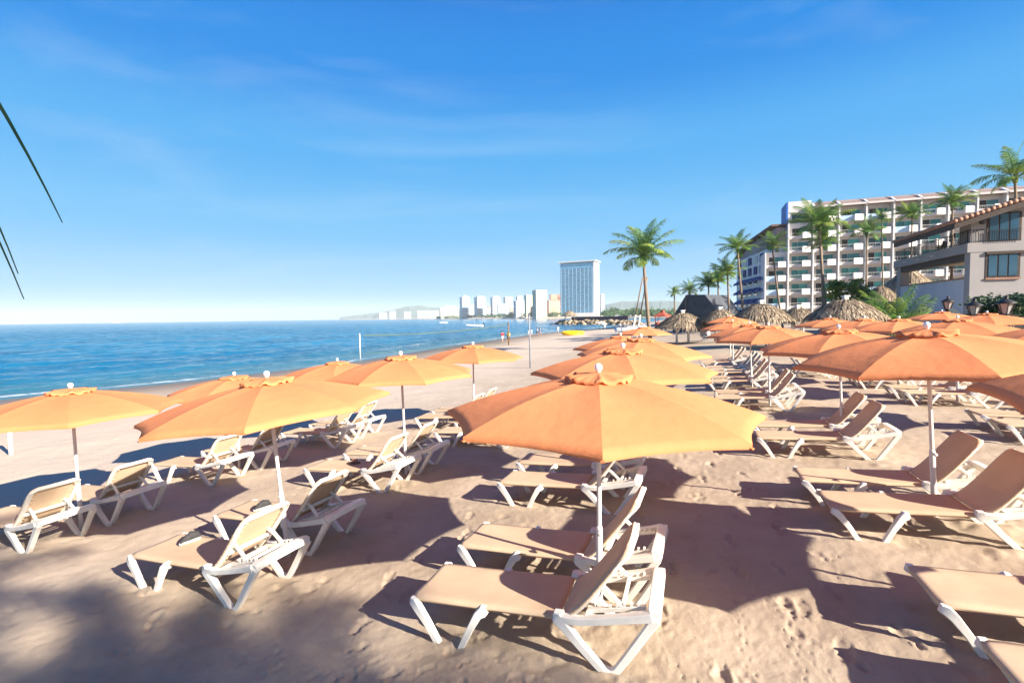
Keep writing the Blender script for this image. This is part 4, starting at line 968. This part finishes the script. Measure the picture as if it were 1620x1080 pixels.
# blue glass tower
K = at(939, 500, 880); K.z = 1.2; hT = at(939, 411.5, 880).z - 1.2
root = empty('glass_tower', K, 'tall blue glass hotel tower with white flat roof dominating the far shore', 'building', 'buildings on the far shore')
root.matrix_world = frame(K, (.90, -.43)); Lf = 62.0; Ls = 30.0        # x right along the front, y backwards
m_, nt_, b_ = nodes('tower_glass'); tc_ = nd(nt_, 'ShaderNodeTexCoord'); mp_ = nd(nt_, 'ShaderNodeMapping'); mp_.inputs['Scale'].default_value = (.26,.26,.29); nt_.links.new(tc_.outputs['Object'], mp_.inputs['Vector'])
vo = nd(nt_, 'ShaderNodeTexNoise', Scale=.9, Detail=4, Roughness=.8); nt_.links.new(mp_.outputs[0], vo.inputs['Vector']); cr_ = nd(nt_, 'ShaderNodeValToRGB')
cr_.color_ramp.elements[0].color = (.045,.25,.43,1); cr_.color_ramp.elements[1].color = (.15,.45,.62,1); cr_.color_ramp.elements[0].position = .4; cr_.color_ramp.elements[1].position = .62
nt_.links.new(vo.outputs['Fac'], cr_.inputs['Fac']); nt_.links.new(cr_.outputs['Color'], b_.inputs['Base Color']); b_.inputs['Roughness'].default_value = .25
m = MB(); m.box(-Lf, 0, 0, Ls, -3, hT-3.2); m.build('glass_body', m_, root)
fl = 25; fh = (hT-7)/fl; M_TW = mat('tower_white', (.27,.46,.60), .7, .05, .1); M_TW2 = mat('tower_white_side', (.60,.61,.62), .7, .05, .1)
for k in range(fl-2):
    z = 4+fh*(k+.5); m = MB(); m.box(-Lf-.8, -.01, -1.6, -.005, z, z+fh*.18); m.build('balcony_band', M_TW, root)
trs = random.Random(8)
for k in range(9):
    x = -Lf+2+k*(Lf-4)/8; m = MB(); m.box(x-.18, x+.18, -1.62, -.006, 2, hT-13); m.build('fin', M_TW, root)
for k in range(40):
    j = trs.randrange(fl-3); i = trs.randrange(13); z = 4+fh*(j+.85); x = -Lf+2.6+i*(Lf-4)/13
    m = MB(); m.box(x, x+2.6, -.5, -.02, z, z+fh*.55); m.build('dark_window', M_FG, root)
m = MB(); m.box(.004, 2.4, -1.2, Ls*1.0, -3, hT-3.21); m.build('side_wall', M_TW2, root)
for k in range(fl):
    z = 4+fh*(k+.2); m = MB(); m.box(2.403, 2.7, 3, Ls-2, z, z+fh*.4); m.build('side_window', M_FG, root)
m = MB(); m.box(-Lf-3.5, 5.5, -3.5, Ls+1, hT-1.6, hT); m.build('flat_roof', M_TW2, root)
m = MB(); m.box(-Lf*.62, 4, -9, -1.8, -3, 7); m.build('podium', M_TW2, root)
# greenery of the far shore
rs = random.Random(21); m = MB()
for k in range(120):
    px = rs.uniform(952, 1068); d = rs.uniform(600, 720); c = at(px, 493.5+rs.uniform(-4.5,1.5), d); leaf_cloud(m, (c.x, c.y, max(3.5, c.z-2)), (rs.uniform(4,8),)*2+(rs.uniform(3,5),), 70, 2.0, rs)
tag(m.build('tree_belt', mat('far_tree_green', (.05,.10,.03), .8, .5, .09)), 'green belt of trees right of the blue glass tower', 'trees', kind='stuff')
rs = random.Random(22); m = MB()
for k in range(90):
    px = rs.uniform(690, 885); d = np.interp(px, (690,790,830,885), (1560,1120,880,800)); c = at(px, 498, d); leaf_cloud(m, (c.x, c.y, 3.5+rs.uniform(-1,3)), (rs.uniform(6,14),6,rs.uniform(3,6)), 40, 3.2, rs)
tag(m.build('shore_greenery', mat('far_tree_green', (.06,.11,.05), .8, .5, .09)), 'low greenery along the foot of the far skyline', 'trees', kind='stuff')

# ------------------------------------------------------------------ rock jetty
m = MB(); rs = random.Random(31)
def boulder(m, c, r, rs):
    vs = []; n = 7
    for i, (z, f) in enumerate(((-.9,.35),(-.4,.9),(.15,1),(.6,.75),(.9,.3))):
        for k in range(n):
            a = 2*math.pi*k/n+i*.3; q = f*rs.uniform(.8,1.15); vs.append((c[0]+r*q*math.cos(a)*1.2, c[1]+r*q*math.sin(a), c[2]+r*z*.8*rs.uniform(.85,1.1)))
    m.add(vs, [(i*n+k, i*n+(k+1) % n, (i+1)*n+(k+1) % n, (i+1)*n+k) for i in range(4) for k in range(n)] + [tuple(range(n))[::-1], tuple(range(4*n, 5*n))])
J0, J1 = at(888, 505, 236), at(1012, 505, 205)
for k in range(330):
    t = rs.random(); q = J0.lerp(J1, t); w = rs.gauss(0, 1.9); boulder(m, (q.x+rs.gauss(0,.8), q.y+w, -1.6+max(0, 2.0-abs(w)*.7)*rs.uniform(.6,1)), rs.uniform(.5,1.15), rs)
tag(m.build('jetty_rocks', mat('jetty_stone', (.20,.15,.10), .9, 0, .35, 0, 40, .2, 4, (.46,.36,.25))), 'pile of tan boulders forming the jetty across the water', 'rocks', kind='stuff')
q = J0.lerp(J1, .12); root = empty('jetty_shelter', (q.x, q.y, .6), 'small thatched hut standing on the seaward end of the rock jetty', 'hut'); rs = random.Random(3)
m = MB(); thatch(m, 3.4, 2.4, 4.6, 500, rs, .3, .12, .9); m.build('thatch_roof', M_THATCH, root)
for sx in (-1, 1):
    for sy in (-1, 1): m = MB(); m.tube([(sx*2, sy*2, -.6), (sx*2, sy*2, 3)], .12, 6, (0,1,0)); m.build('post', M_TRUNK, root)
root = empty('jetty_fence', J0.lerp(J1, .5), 'dark purple fence along the top of the rock jetty', 'fence'); root.location.z = .2
d_ = (J1-J0); m = MB(); Mf = frame(Vector((0,0,0)), (d_.x, d_.y)); m.box(-d_.length*.36, d_.length*.36, .4, .5, .2, 2.0, Mf.to_3x3()); m.build('fence_panel', mat('fence_purple', (.10,.06,.085), .8, .5, 1.2), root)
for k in range(10):
    m = MB(); x = -d_.length*.36+k*d_.length*.08; m.box(x-.08, x+.08, .52, .66, -.3, 2.15, Mf.to_3x3()); m.build('post', M_TRUNK, root)

# ------------------------------------------------------------------ volleyball net
a_, b_ = gx(568, 50), gx(804, 66)
root = empty('volleyball_net', a_, 'volleyball net strung between a white post and a brown post near the water', 'volleyball net')
m = MB(); m.tube([(0,0,-.4),(0,0,2.65)], .055, 8, (0,1,0)); m.build('white_post', M_POLE, root, True)
D = b_-a_; m = MB(); m.tube([D+Vector((0,0,-.4)), D+Vector((0,0,3.0))], .10, 8, (0,1,0)); m.build('wooden_post', mat('brown_post', (.16,.09,.045), .8, .3, 5), root, True)
A_, B_ = Vector((0,0,2.45)), D+Vector((0,0,2.75)); A1_, B1_ = Vector((0,0,.55)), D+Vector((0,0,.25))
sagp = lambda P, Q, t, s_: P.lerp(Q, t) - Vector((0,0,s_*4*t*(1-t)))
m = MB(); m.loft([sagp(A_, B_, .02+.96*k/16, .35) for k in range(17)], (.02,.042), n=6); m.build('top_tape', mat('yellow_green_tape', (.08,.11,.045), .7, .3, .4), root)
m = MB(); m.loft([sagp(A1_, B1_, .02+.96*k/16, .1) for k in range(17)], (.015,.02), n=6); m.build('bottom_tape', mat('green_tape', (.05,.10,.05), .7, .3, .4), root)
m = MB()
for k in range(1, 76):
    t = .02+.96*k/76; m.tube([sagp(A1_, B1_, t, .1), sagp(A_, B_, t, .35)], .011, 3, (1,0,0))
for k in range(1, 9):
    f = k/9; m.tube([sagp(A1_.lerp(A_, f), B1_.lerp(B_, f), .02+.96*i/16, .1+.25*f) for i in range(17)], .006, 3)
m.build('netting', M_DARK, root)
def post(px, d, h, rad, label, mtl, name='post', tilt=(0,0)):
    g_ = gx(px, d); root = empty(name, g_, label, 'post'); m = MB(); m.tube([(0,0,-.4),(tilt[0]*h*.5,tilt[1]*h*.5,h*.5),(tilt[0]*h,tilt[1]*h,h)], rad, 10, (0,1,0)); m.build('pole', mtl, root, True)
    m = MB(); m.tube([(tilt[0]*h-.08,tilt[1]*h,h-.12),(tilt[0]*h+.08,tilt[1]*h,h-.12)], rad*.4, 6); m.build('hook', mtl, root); return root
post(838, 29.5, 3.15, .045, 'thin grey metal post standing alone on the open sand', mat('grey_metal', (.20,.22,.25), .5, .15, 6), 'metal_post', (-.01,0))
post(3, 12.8, .95, .05, 'short white post at the left edge below the leftmost umbrella', M_POLE, 'white_post')

# ------------------------------------------------------------------ props against the lone palm
tp = at(1019, 437, 45); tp.z -= .1
for px, off, lb in ((996, (0,-.9), 'slanting prop pole on the seaward side of the lone tall palm'), (1004, (.1,1.6), 'darker slanting prop pole crossing behind the trunk of the lone palm')):
    g_ = gx(px, 45+off[1]); root = empty('palm_prop', g_, lb, 'prop pole'); tv = tp + Vector((-.15 if px < 1000 else .35, off[1]*.15, 0)) - g_
    m = MB(); m.tube([Vector((0,0,-.3)), tv*.45], .075, 8, (0,1,0)); m.build('white_base', M_POLE, root, True)
    m = MB(); m.tube([tv*.45, tv], .065, 8, (0,1,0)); m.build('upper_pole', M_TRUNK, root, True)

# ------------------------------------------------------------------ people on the waterline
def person(px, yfoot, d, hgt, label, skin, shirt, pants, hair, pose=0, face=0):
    g_ = at(px, yfoot, d); g_.z = max(ground(g_.x, g_.y), SEA_Z-.1)
    root = empty('person', g_, label, 'person', 'people walking by the water', face); k = hgt/1.75; st = .16+.10*pose
    J = [(0,0,.95),(0,0,1.15),(0,0,1.40),(0,0,1.50),(0,0,1.58),(0,.01,1.68),(.19,0,1.42),(.25,.05,1.14),(.26,.14-.2*pose,.90),(-.19,0,1.42),(-.25,-.05,1.14),(-.26,.10,.88),
         (.10,0,.92),(.11,st,.50),(.11,st*.75,.07),(.11,st+.14,.03),(-.10,0,.92),(-.11,-st*.7,.50),(-.11,-st*1.5,.09),(-.11,-st*1.5+.15,.03)]
    E_ = [(0,1),(1,2),(2,3),(3,4),(4,5),(2,6),(6,7),(7,8),(2,9),(9,10),(10,11),(0,12),(12,13),(13,14),(14,15),(0,16),(16,17),(17,18),(18,19)]
    rad = [.14,.125,.15,.06,.075,.10,.06,.045,.035,.06,.045,.035,.10,.06,.042,.03,.10,.06,.042,.03]
    me = bpy.data.meshes.new('body'); me.from_pydata([(x*k, y*k, z*k) for x, y, z in J], E_, []); o = mkobj('body', me, mat('skin', skin, .6, .06, 8), root)
    sk = o.modifiers.new('skin', 'SKIN'); sk.use_smooth_shade = True
    for v, r_ in zip(me.skin_vertices[0].data, rad): v.radius = (r_*k, r_*k*.85)
    me.skin_vertices[0].data[0].use_root = True
    sb = o.modifiers.new('sub', 'SUBSURF'); sb.levels = 1; sb.render_levels = 1
    m = MB(); m.loft([(0,0,.90*k),(0,0,1.1*k),(0,0,1.32*k),(0,0,1.46*k)], [(.175*k,.135*k),(.165*k,.13*k),(.215*k,.14*k),(.10*k,.08*k)], up=(0,1,0), n=12, p=2.6); so_ = m.build('shirt', mat('shirt', shirt, .9, .08, 9), root, True)
    m = MB()
    for s_ in (-1, 1): m.loft([(s_*.02*k,0,.95*k),(s_*.2*k,0,1.40*k),(s_*.255*k,.02*s_*k,1.2*k)], [(.05*k,.05*k),(.085*k,.085*k),(.07*k,.07*k)], up=(0,1,0), n=8, p=2.4)
    m.build('sleeves', mat('shirt', shirt, .9, .08, 9), so_, True)
    m = MB()
    m.loft([(0,0,.80*k),(0,0,.98*k)], [(.185*k,.14*k),(.172*k,.135*k)], up=(0,1,0), n=12, p=2.6)
    for s_ in (-1, 1): m.loft([(s_*.095*k, 0, .9*k), (s_*.11*k, (st*.85 if s_ > 0 else -st*.6)*k, .55*k)], [(.115*k,.115*k),(.095*k,.095*k)], up=(0,1,0), n=10, p=2.4)
    m.build('shorts', mat('shorts', pants, .9, .08, 9), root, True)
    m = MB(); m.lathe([(.06*k,-.06*k),(.108*k,0),(.105*k,.06*k),(.06*k,.115*k),(.01*k,.125*k)], 12, (0,-.02*k,1.68*k)); m.build('hair', mat('hair', hair, .7, .2, 20), root, True)
    m = MB(); m.lathe([(.003*k,.02*k),(.018*k,0),(.02*k,-.02*k),(.004*k,-.028*k)], 6, (0,.112*k,1.665*k)); m.build('nose', mat('skin', skin, .6, .06, 8), o)
SK1, SK2 = (.42,.24,.16), (.30,.16,.10)
person(795, 537, 74, 1.72, 'person in red shirt and white shorts beside the brown net post', SK1, (.55,.03,.06), (.75,.72,.72), (.05,.03,.02), .5, .4)
person(804.5, 538, 72, 1.78, 'person in yellow shirt and dark shorts in front of the brown net post', SK2, (.70,.60,.12), (.06,.07,.06), (.04,.03,.02), .3, -.3)
person(836.5, 525.5, 100, 1.3, 'child in pale top wading right behind the thin grey post', SK1, (.65,.68,.72), (.5,.55,.65), (.10,.06,.03), .6, .2)
person(841, 526.5, 100, 1.45, 'child in white shirt right of the other wading child', SK1, (.75,.75,.76), (.62,.62,.66), (.06,.04,.02), .2, 1.2)
person(850, 528.5, 97, 1.72, 'person in white shirt and dark trousers walking along the wet sand', SK2, (.78,.77,.75), (.10,.08,.10), (.04,.03,.02), .9, -1.4)
person(854, 526.5, 101, 1.68, 'person in light purple top walking just behind the one in dark trousers', SK1, (.45,.40,.52), (.35,.28,.32), (.05,.03,.02), .4, -1.2)
person(883, 524, 110, 1.74, 'person dressed all in white standing at the water edge', SK1, (.80,.80,.80), (.80,.80,.80), (.05,.04,.03), .1, .8)
person(986, 512, 120, 1.75, 'person in dark clothes on the sand left of the umbrellas', SK2, (.05,.06,.09), (.04,.04,.06), (.03,.02,.02), .7, 1.6)
person(981, 513, 118, 1.68, 'person in pale blue top beside the one in dark clothes', SK1, (.45,.55,.68), (.08,.10,.16), (.05,.03,.02), .3, 1.0)
person(957, 512.5, 128, 1.7, 'person in white under the small white parasol', SK1, (.75,.72,.70), (.70,.70,.72), (.04,.03,.02), 0, .4)

# ------------------------------------------------------------------ boats and beach things
def hull(m, L, B, Dp, n=13):
    rows = []
    for i in range(n):
        t = i/(n-1); x = -L/2 + L*t; w = B/2*(1-(max(0, t-.35)/.65)**2.2)*(.86+.14*min(1, t/.2)) + .015; sh = .28*Dp*t**2
        rows.append([(x, -w, Dp*.62+sh), (x, -w*.86, Dp*.1+sh*.5), (x, -w*.35, -Dp*.38+sh*.8), (x, w*.35, -Dp*.38+sh*.8), (x, w*.86, Dp*.1+sh*.5), (x, w, Dp*.62+sh), (x, w*.88, Dp*.60+sh), (x, w*.6, Dp*.12+sh*.6), (x, -w*.6, Dp*.12+sh*.6), (x, -w*.88, Dp*.60+sh)])
    k = 10; m.add([v for r_ in rows for v in r_], [(i*k+j, i*k+(j+1) % k, (i+1)*k+(j+1) % k, (i+1)*k+j) for i in range(n-1) for j in range(k)] + [tuple(range(k))[::-1], tuple((n-1)*k+j for j in range(k))])
M_HULL = mat('boat_white', (.80,.80,.79), .35, .04, 2)
def boat(px, d, L, label, rz, mast=0, z=SEA_Z, cat='boat', col=None):
    q = at(px, 505, d); root = empty('motor_boat', (q.x, q.y, z+.25), label, cat, None, rz)
    m = MB(); hull(m, L, L*.26, L*.13); m.build('hull', col or M_HULL, root, True)
    m = MB(); m.box(-L*.54, -L*.47, -.22, .22, -.1, L*.15); m.loft([(-L*.50,0,L*.13),(-L*.50,0,L*.2)], (.2,.16), up=(1,0,0), n=8); m.build('outboard_motor', M_DARK, root)
    for x in (-.2, .08): m = MB(); m.box(L*x-.14, L*x+.14, -L*.10, L*.10, L*.055, L*.075); m.build('bench', M_FRAME2, root)
    if mast: m = MB(); m.tube([(0,0,0),(0,0,mast)], .04, 6, (0,1,0)); m.build('mast', M_POLE, root)
    return root
boat(751, 208, 7.4, 'white open motor boat moored behind the volleyball net', R(176), 2.6)
boat(701, 365, 6.0, 'small white boat farther out, left of the moored motor boat', R(5))
boat(873, 236, 3.4, 'tiny white boat at the tip of the rock jetty', R(170))
# yellow inflatable on the sand
g_ = gx(906, 92); root = empty('yellow_inflatable', g_, 'bright yellow inflatable boat lying on the open sand', 'inflatable', None, R(-6))
M_YEL = mat('yellow_rubber', (.85,.47,.01), .4, .06, 1.5)
m = MB(); m.loft([(-2.15+4.3*k/12, 0, .42+.10*(2*k/12-1)**2) for k in range(13)], [(.55*max(.08, math.sin(math.pi*k/12))**.42, .50*max(.08, math.sin(math.pi*k/12))**.42) for k in range(13)], n=14, p=2.2); m.build('tube', M_YEL, root, True)
for s_ in (-1, 1): m = MB(); m.loft([(-1.9,s_*.62,.28),(0,s_*.72,.24),(1.9,s_*.62,.28)], (.24,.24), n=10, p=2); m.build('side_tube', M_YEL, root, True)
m = MB(); m.loft([(-1.6,0,.955),(0,0,.935),(1.6,0,.955)], (.03,.02), n=6); m.build('grab_rope', M_DARK, root)
# white parasol, red kiosk, pale dinghies near the jetty
g_ = gx(951, 128); root = empty('white_parasol', g_, 'small white parasol on the sand before the rock jetty', 'parasol')
m = MB(); m.tube([(0,0,-.2),(0,0,2.1)], .03, 6, (0,1,0)); m.build('pole', M_POLE, root)
m = MB(); m.lathe([(1.5,1.62),(1.5,1.68),(.8,2.02),(.05,2.2)], 12); m.build('canopy', M_STUCCOW, root)
g_ = gx(1048, 105); root = empty('red_kiosk', g_, 'red wooden kiosk with pyramid roof left of the small thatched shelter', 'kiosk'); MR = mat('red_wood', (.38,.07,.04), .7, .2, 2)
m = MB(); m.box(-1.3,1.3,-1,1,-.2,1.1); m.build('counter', MR, root)
for sx in (-1,1):
    for sy in (-1,1): m = MB(); m.box(sx*1.2-.07, sx*1.2+.07, sy*.9-.07, sy*.9+.07, 1.103, 2.3); m.build('post', MR, root)
m = MB(); m.lathe([(2.1,2.3),(2.1,2.42),(.5,3.2),(.35,3.7)], 4); m.build('roof', MR, root)
for px, d, L, rz, lb in ((992, 92, 4.6, 12, 'pale blue and white dinghy beached left of the lone tall palm'), (1008, 100, 4.2, -8, 'pale dinghy beached right behind the slanting palm props')):
    g_ = gx(px, d); root = empty('beached_dinghy', g_, lb, 'dinghy', None, R(rz)); root.location.z += .3
    m = MB(); hull(m, L, L*.3, L*.16); m.build('hull', mat('dinghy_blue', (.50,.60,.70), .5, .25, 1.2), root, True)
    m = MB(); m.box(-.12,.12,-L*.11,L*.11,L*.06,L*.085); m.build('bench', M_FRAME2, root)
# far ships
q = at(184, 506, 4600); root = empty('cruise_ship', (q.x, q.y, SEA_Z), 'white ship on the sea horizon', 'ship', None, R(14))
m = MB(); hull(m, 66, 15, 13); m.build('hull', M_HULL, root, True)
for k, (x0, x1, z0, z1) in enumerate(((-26,16,8,13),(-22,10,13.01,17.5),(-14,4,17.51,21))): m = MB(); m.box(x0,x1,-6+k,6-k,z0,z1); m.build('deck', M_HULL, root)
m = MB(); m.lathe([(2.4,21),(1.9,26)], 8, (-8,0,0)); m.build('funnel', M_FG, root)
q = at(28, 508, 4300); root = empty('sailing_boat', (q.x, q.y, SEA_Z), 'tiny white sail far out at the left end of the horizon', 'sailing boat', None, R(30))
m = MB(); hull(m, 13, 3.4, 2); m.build('hull', M_HULL, root, True); m = MB(); m.tube([(0,0,0),(0,0,17)], .15, 6, (0,1,0)); m.build('mast', M_POLE, root)
m = MB(); m.prism([(-5.5,1.8),(-.3,1.8),(-.3,16.5)], -.04, .04, Matrix(((1,0,0,0),(0,0,-1,0),(0,1,0,0),(0,0,0,1)))); m.build('sail', M_STUCCOW, root)
# dark plastic chairs stacked near the small thatched shelter
for k, (px, d) in enumerate(((1118, 42), (1124, 43), (1130, 44))):
    g_ = gx(px, d); root = empty('folding_chair', g_, ('leftmost','middle','rightmost')[k]+' grey chair of three beside the small thatched shelter', 'chair', 'grey chairs by the thatch', k*.7)
    mt = mat('grey_plastic', (.30,.32,.36), .5, .1, 9)
    m = MB(); m.box(-.26,.26,-.26,.26,.42,.47); m.build('seat', mt, root); m = MB(); m.loft([(-.25,0,.47),(-.36,0,1.0)], (.25,.02), up=(0,1,0), n=8); m.build('backrest', mt, root)
    for sx in (-1,1):
        for sy in (-1,1): m = MB(); m.tube([(sx*.23,sy*.23,-.05),(sx*.22,sy*.22,.42)], .02, 6, (0,1,0)); m.build('leg', mt, root)

# ------------------------------------------------------------------ palms beside and behind the camera (their leaf tips and shade are in the photo)
root = palm((-6.6, 1.0, 7.2), (-7.2, .6, -.45), 2.7, 'palm at the left edge, only thin dark leaf tips hanging into the sky', 1, .17, rot=.3)
hub = root.location.copy()
m = MB(); Rp = [(-6.6,1.0,7.2)] + [tuple(at(px, py, 2.0)) for px, py in ((-1150,-900),(-720,-560),(-420,-290),(-240,-100),(-150,50),(-105,190))]
Rp = [Vector(q)-hub for q in Rp]; m.loft(Rp, [(.03,.022),(.028,.02),(.024,.017),(.02,.014),(.016,.012),(.012,.009),(.006,.005)], n=6, p=2)
def strip(p0, p1, w, sagv):
    p0, p1 = Vector(p0)-hub, Vector(p1)-hub; a = (p1-p0); sdv = a.cross(Vector((.2,1,.1))).normalized(); N = 7; vs = []; fs = []
    for i in range(N+1):
        t = i/N; c = p0+a*t+Vector((sagv*4*t*(1-t), 0, sagv*2*t*(1-t))); ww = w*(1-t**1.6*.93)
        vs += [c-sdv*ww, c+sdv*ww+Vector((0,.004,0))]
    m.add(vs, [(2*i, 2*i+1, 2*i+3, 2*i+2) for i in range(N)])
strip(at(-118,-15,2), at(98,352,2), .0115, .02); strip(at(-112,155,2), at(28,433,2), .007, .02); strip(at(-106,185,2), at(37,473,2), .007, .015)
frs = random.Random(6)
for k in range(34):
    t = k/33*5.2; i = int(t); c = Rp[i].lerp(Rp[min(i+1,6)], t-i)+hub
    strip(c, c+Vector((-.35-.3*frs.random(), frs.uniform(-.2,.2), -.75-.25*frs.random())), .012, .02)
    if i < 4: strip(c, c+Vector((.16+.1*frs.random(), frs.uniform(-.3,-.1), -.35-.2*frs.random())), .012, .02)
m.build('frond', M_DKLEAF, root)  # dark leaf colour carries the frond's unlit look against the sky
for (x, y, z, Lf_, v, lb) in ((11.2, -8.8, 11.0, 1.75, 0, 'palm behind the camera shading the left edge of the sand'), (15.8, -11.1, 11.0, 1.85, 2, 'palm behind the camera shading the bottom of the sand left of centre'),
        (13.7, -11.0, 11.0, 1.85, 3, 'palm behind the camera shading the bottom left corner of the sand'), (17.0, -11.3, 11.0, 1.7, 1, 'palm behind the camera shading the bottom centre of the sand')):
    palm((x, y, z), (x+1.2, y-.6, ground(x+1.2, y-.6)), Lf_, lb, v, .16)

# ------------------------------------------------------------------ sea haze
M_H = bpy.data.materials.new('sea_haze'); M_H.use_nodes = True; nt = M_H.node_tree; nt.nodes.remove(nt.nodes['Principled BSDF'])
pv = nd(nt, 'ShaderNodeVolumePrincipled'); pv.inputs['Color'].default_value = (.80,.93,1,1); pv.inputs['Density'].default_value = .00014; pv.inputs['Anisotropy'].default_value = -.05
nt.links.new(pv.outputs[0], nt.nodes['Material Output'].inputs['Volume'])
m = MB(); m.box(-6450, 6450, -6450, 6450, -16, 150); tag(m.build('haze', M_H), kind='stuff')
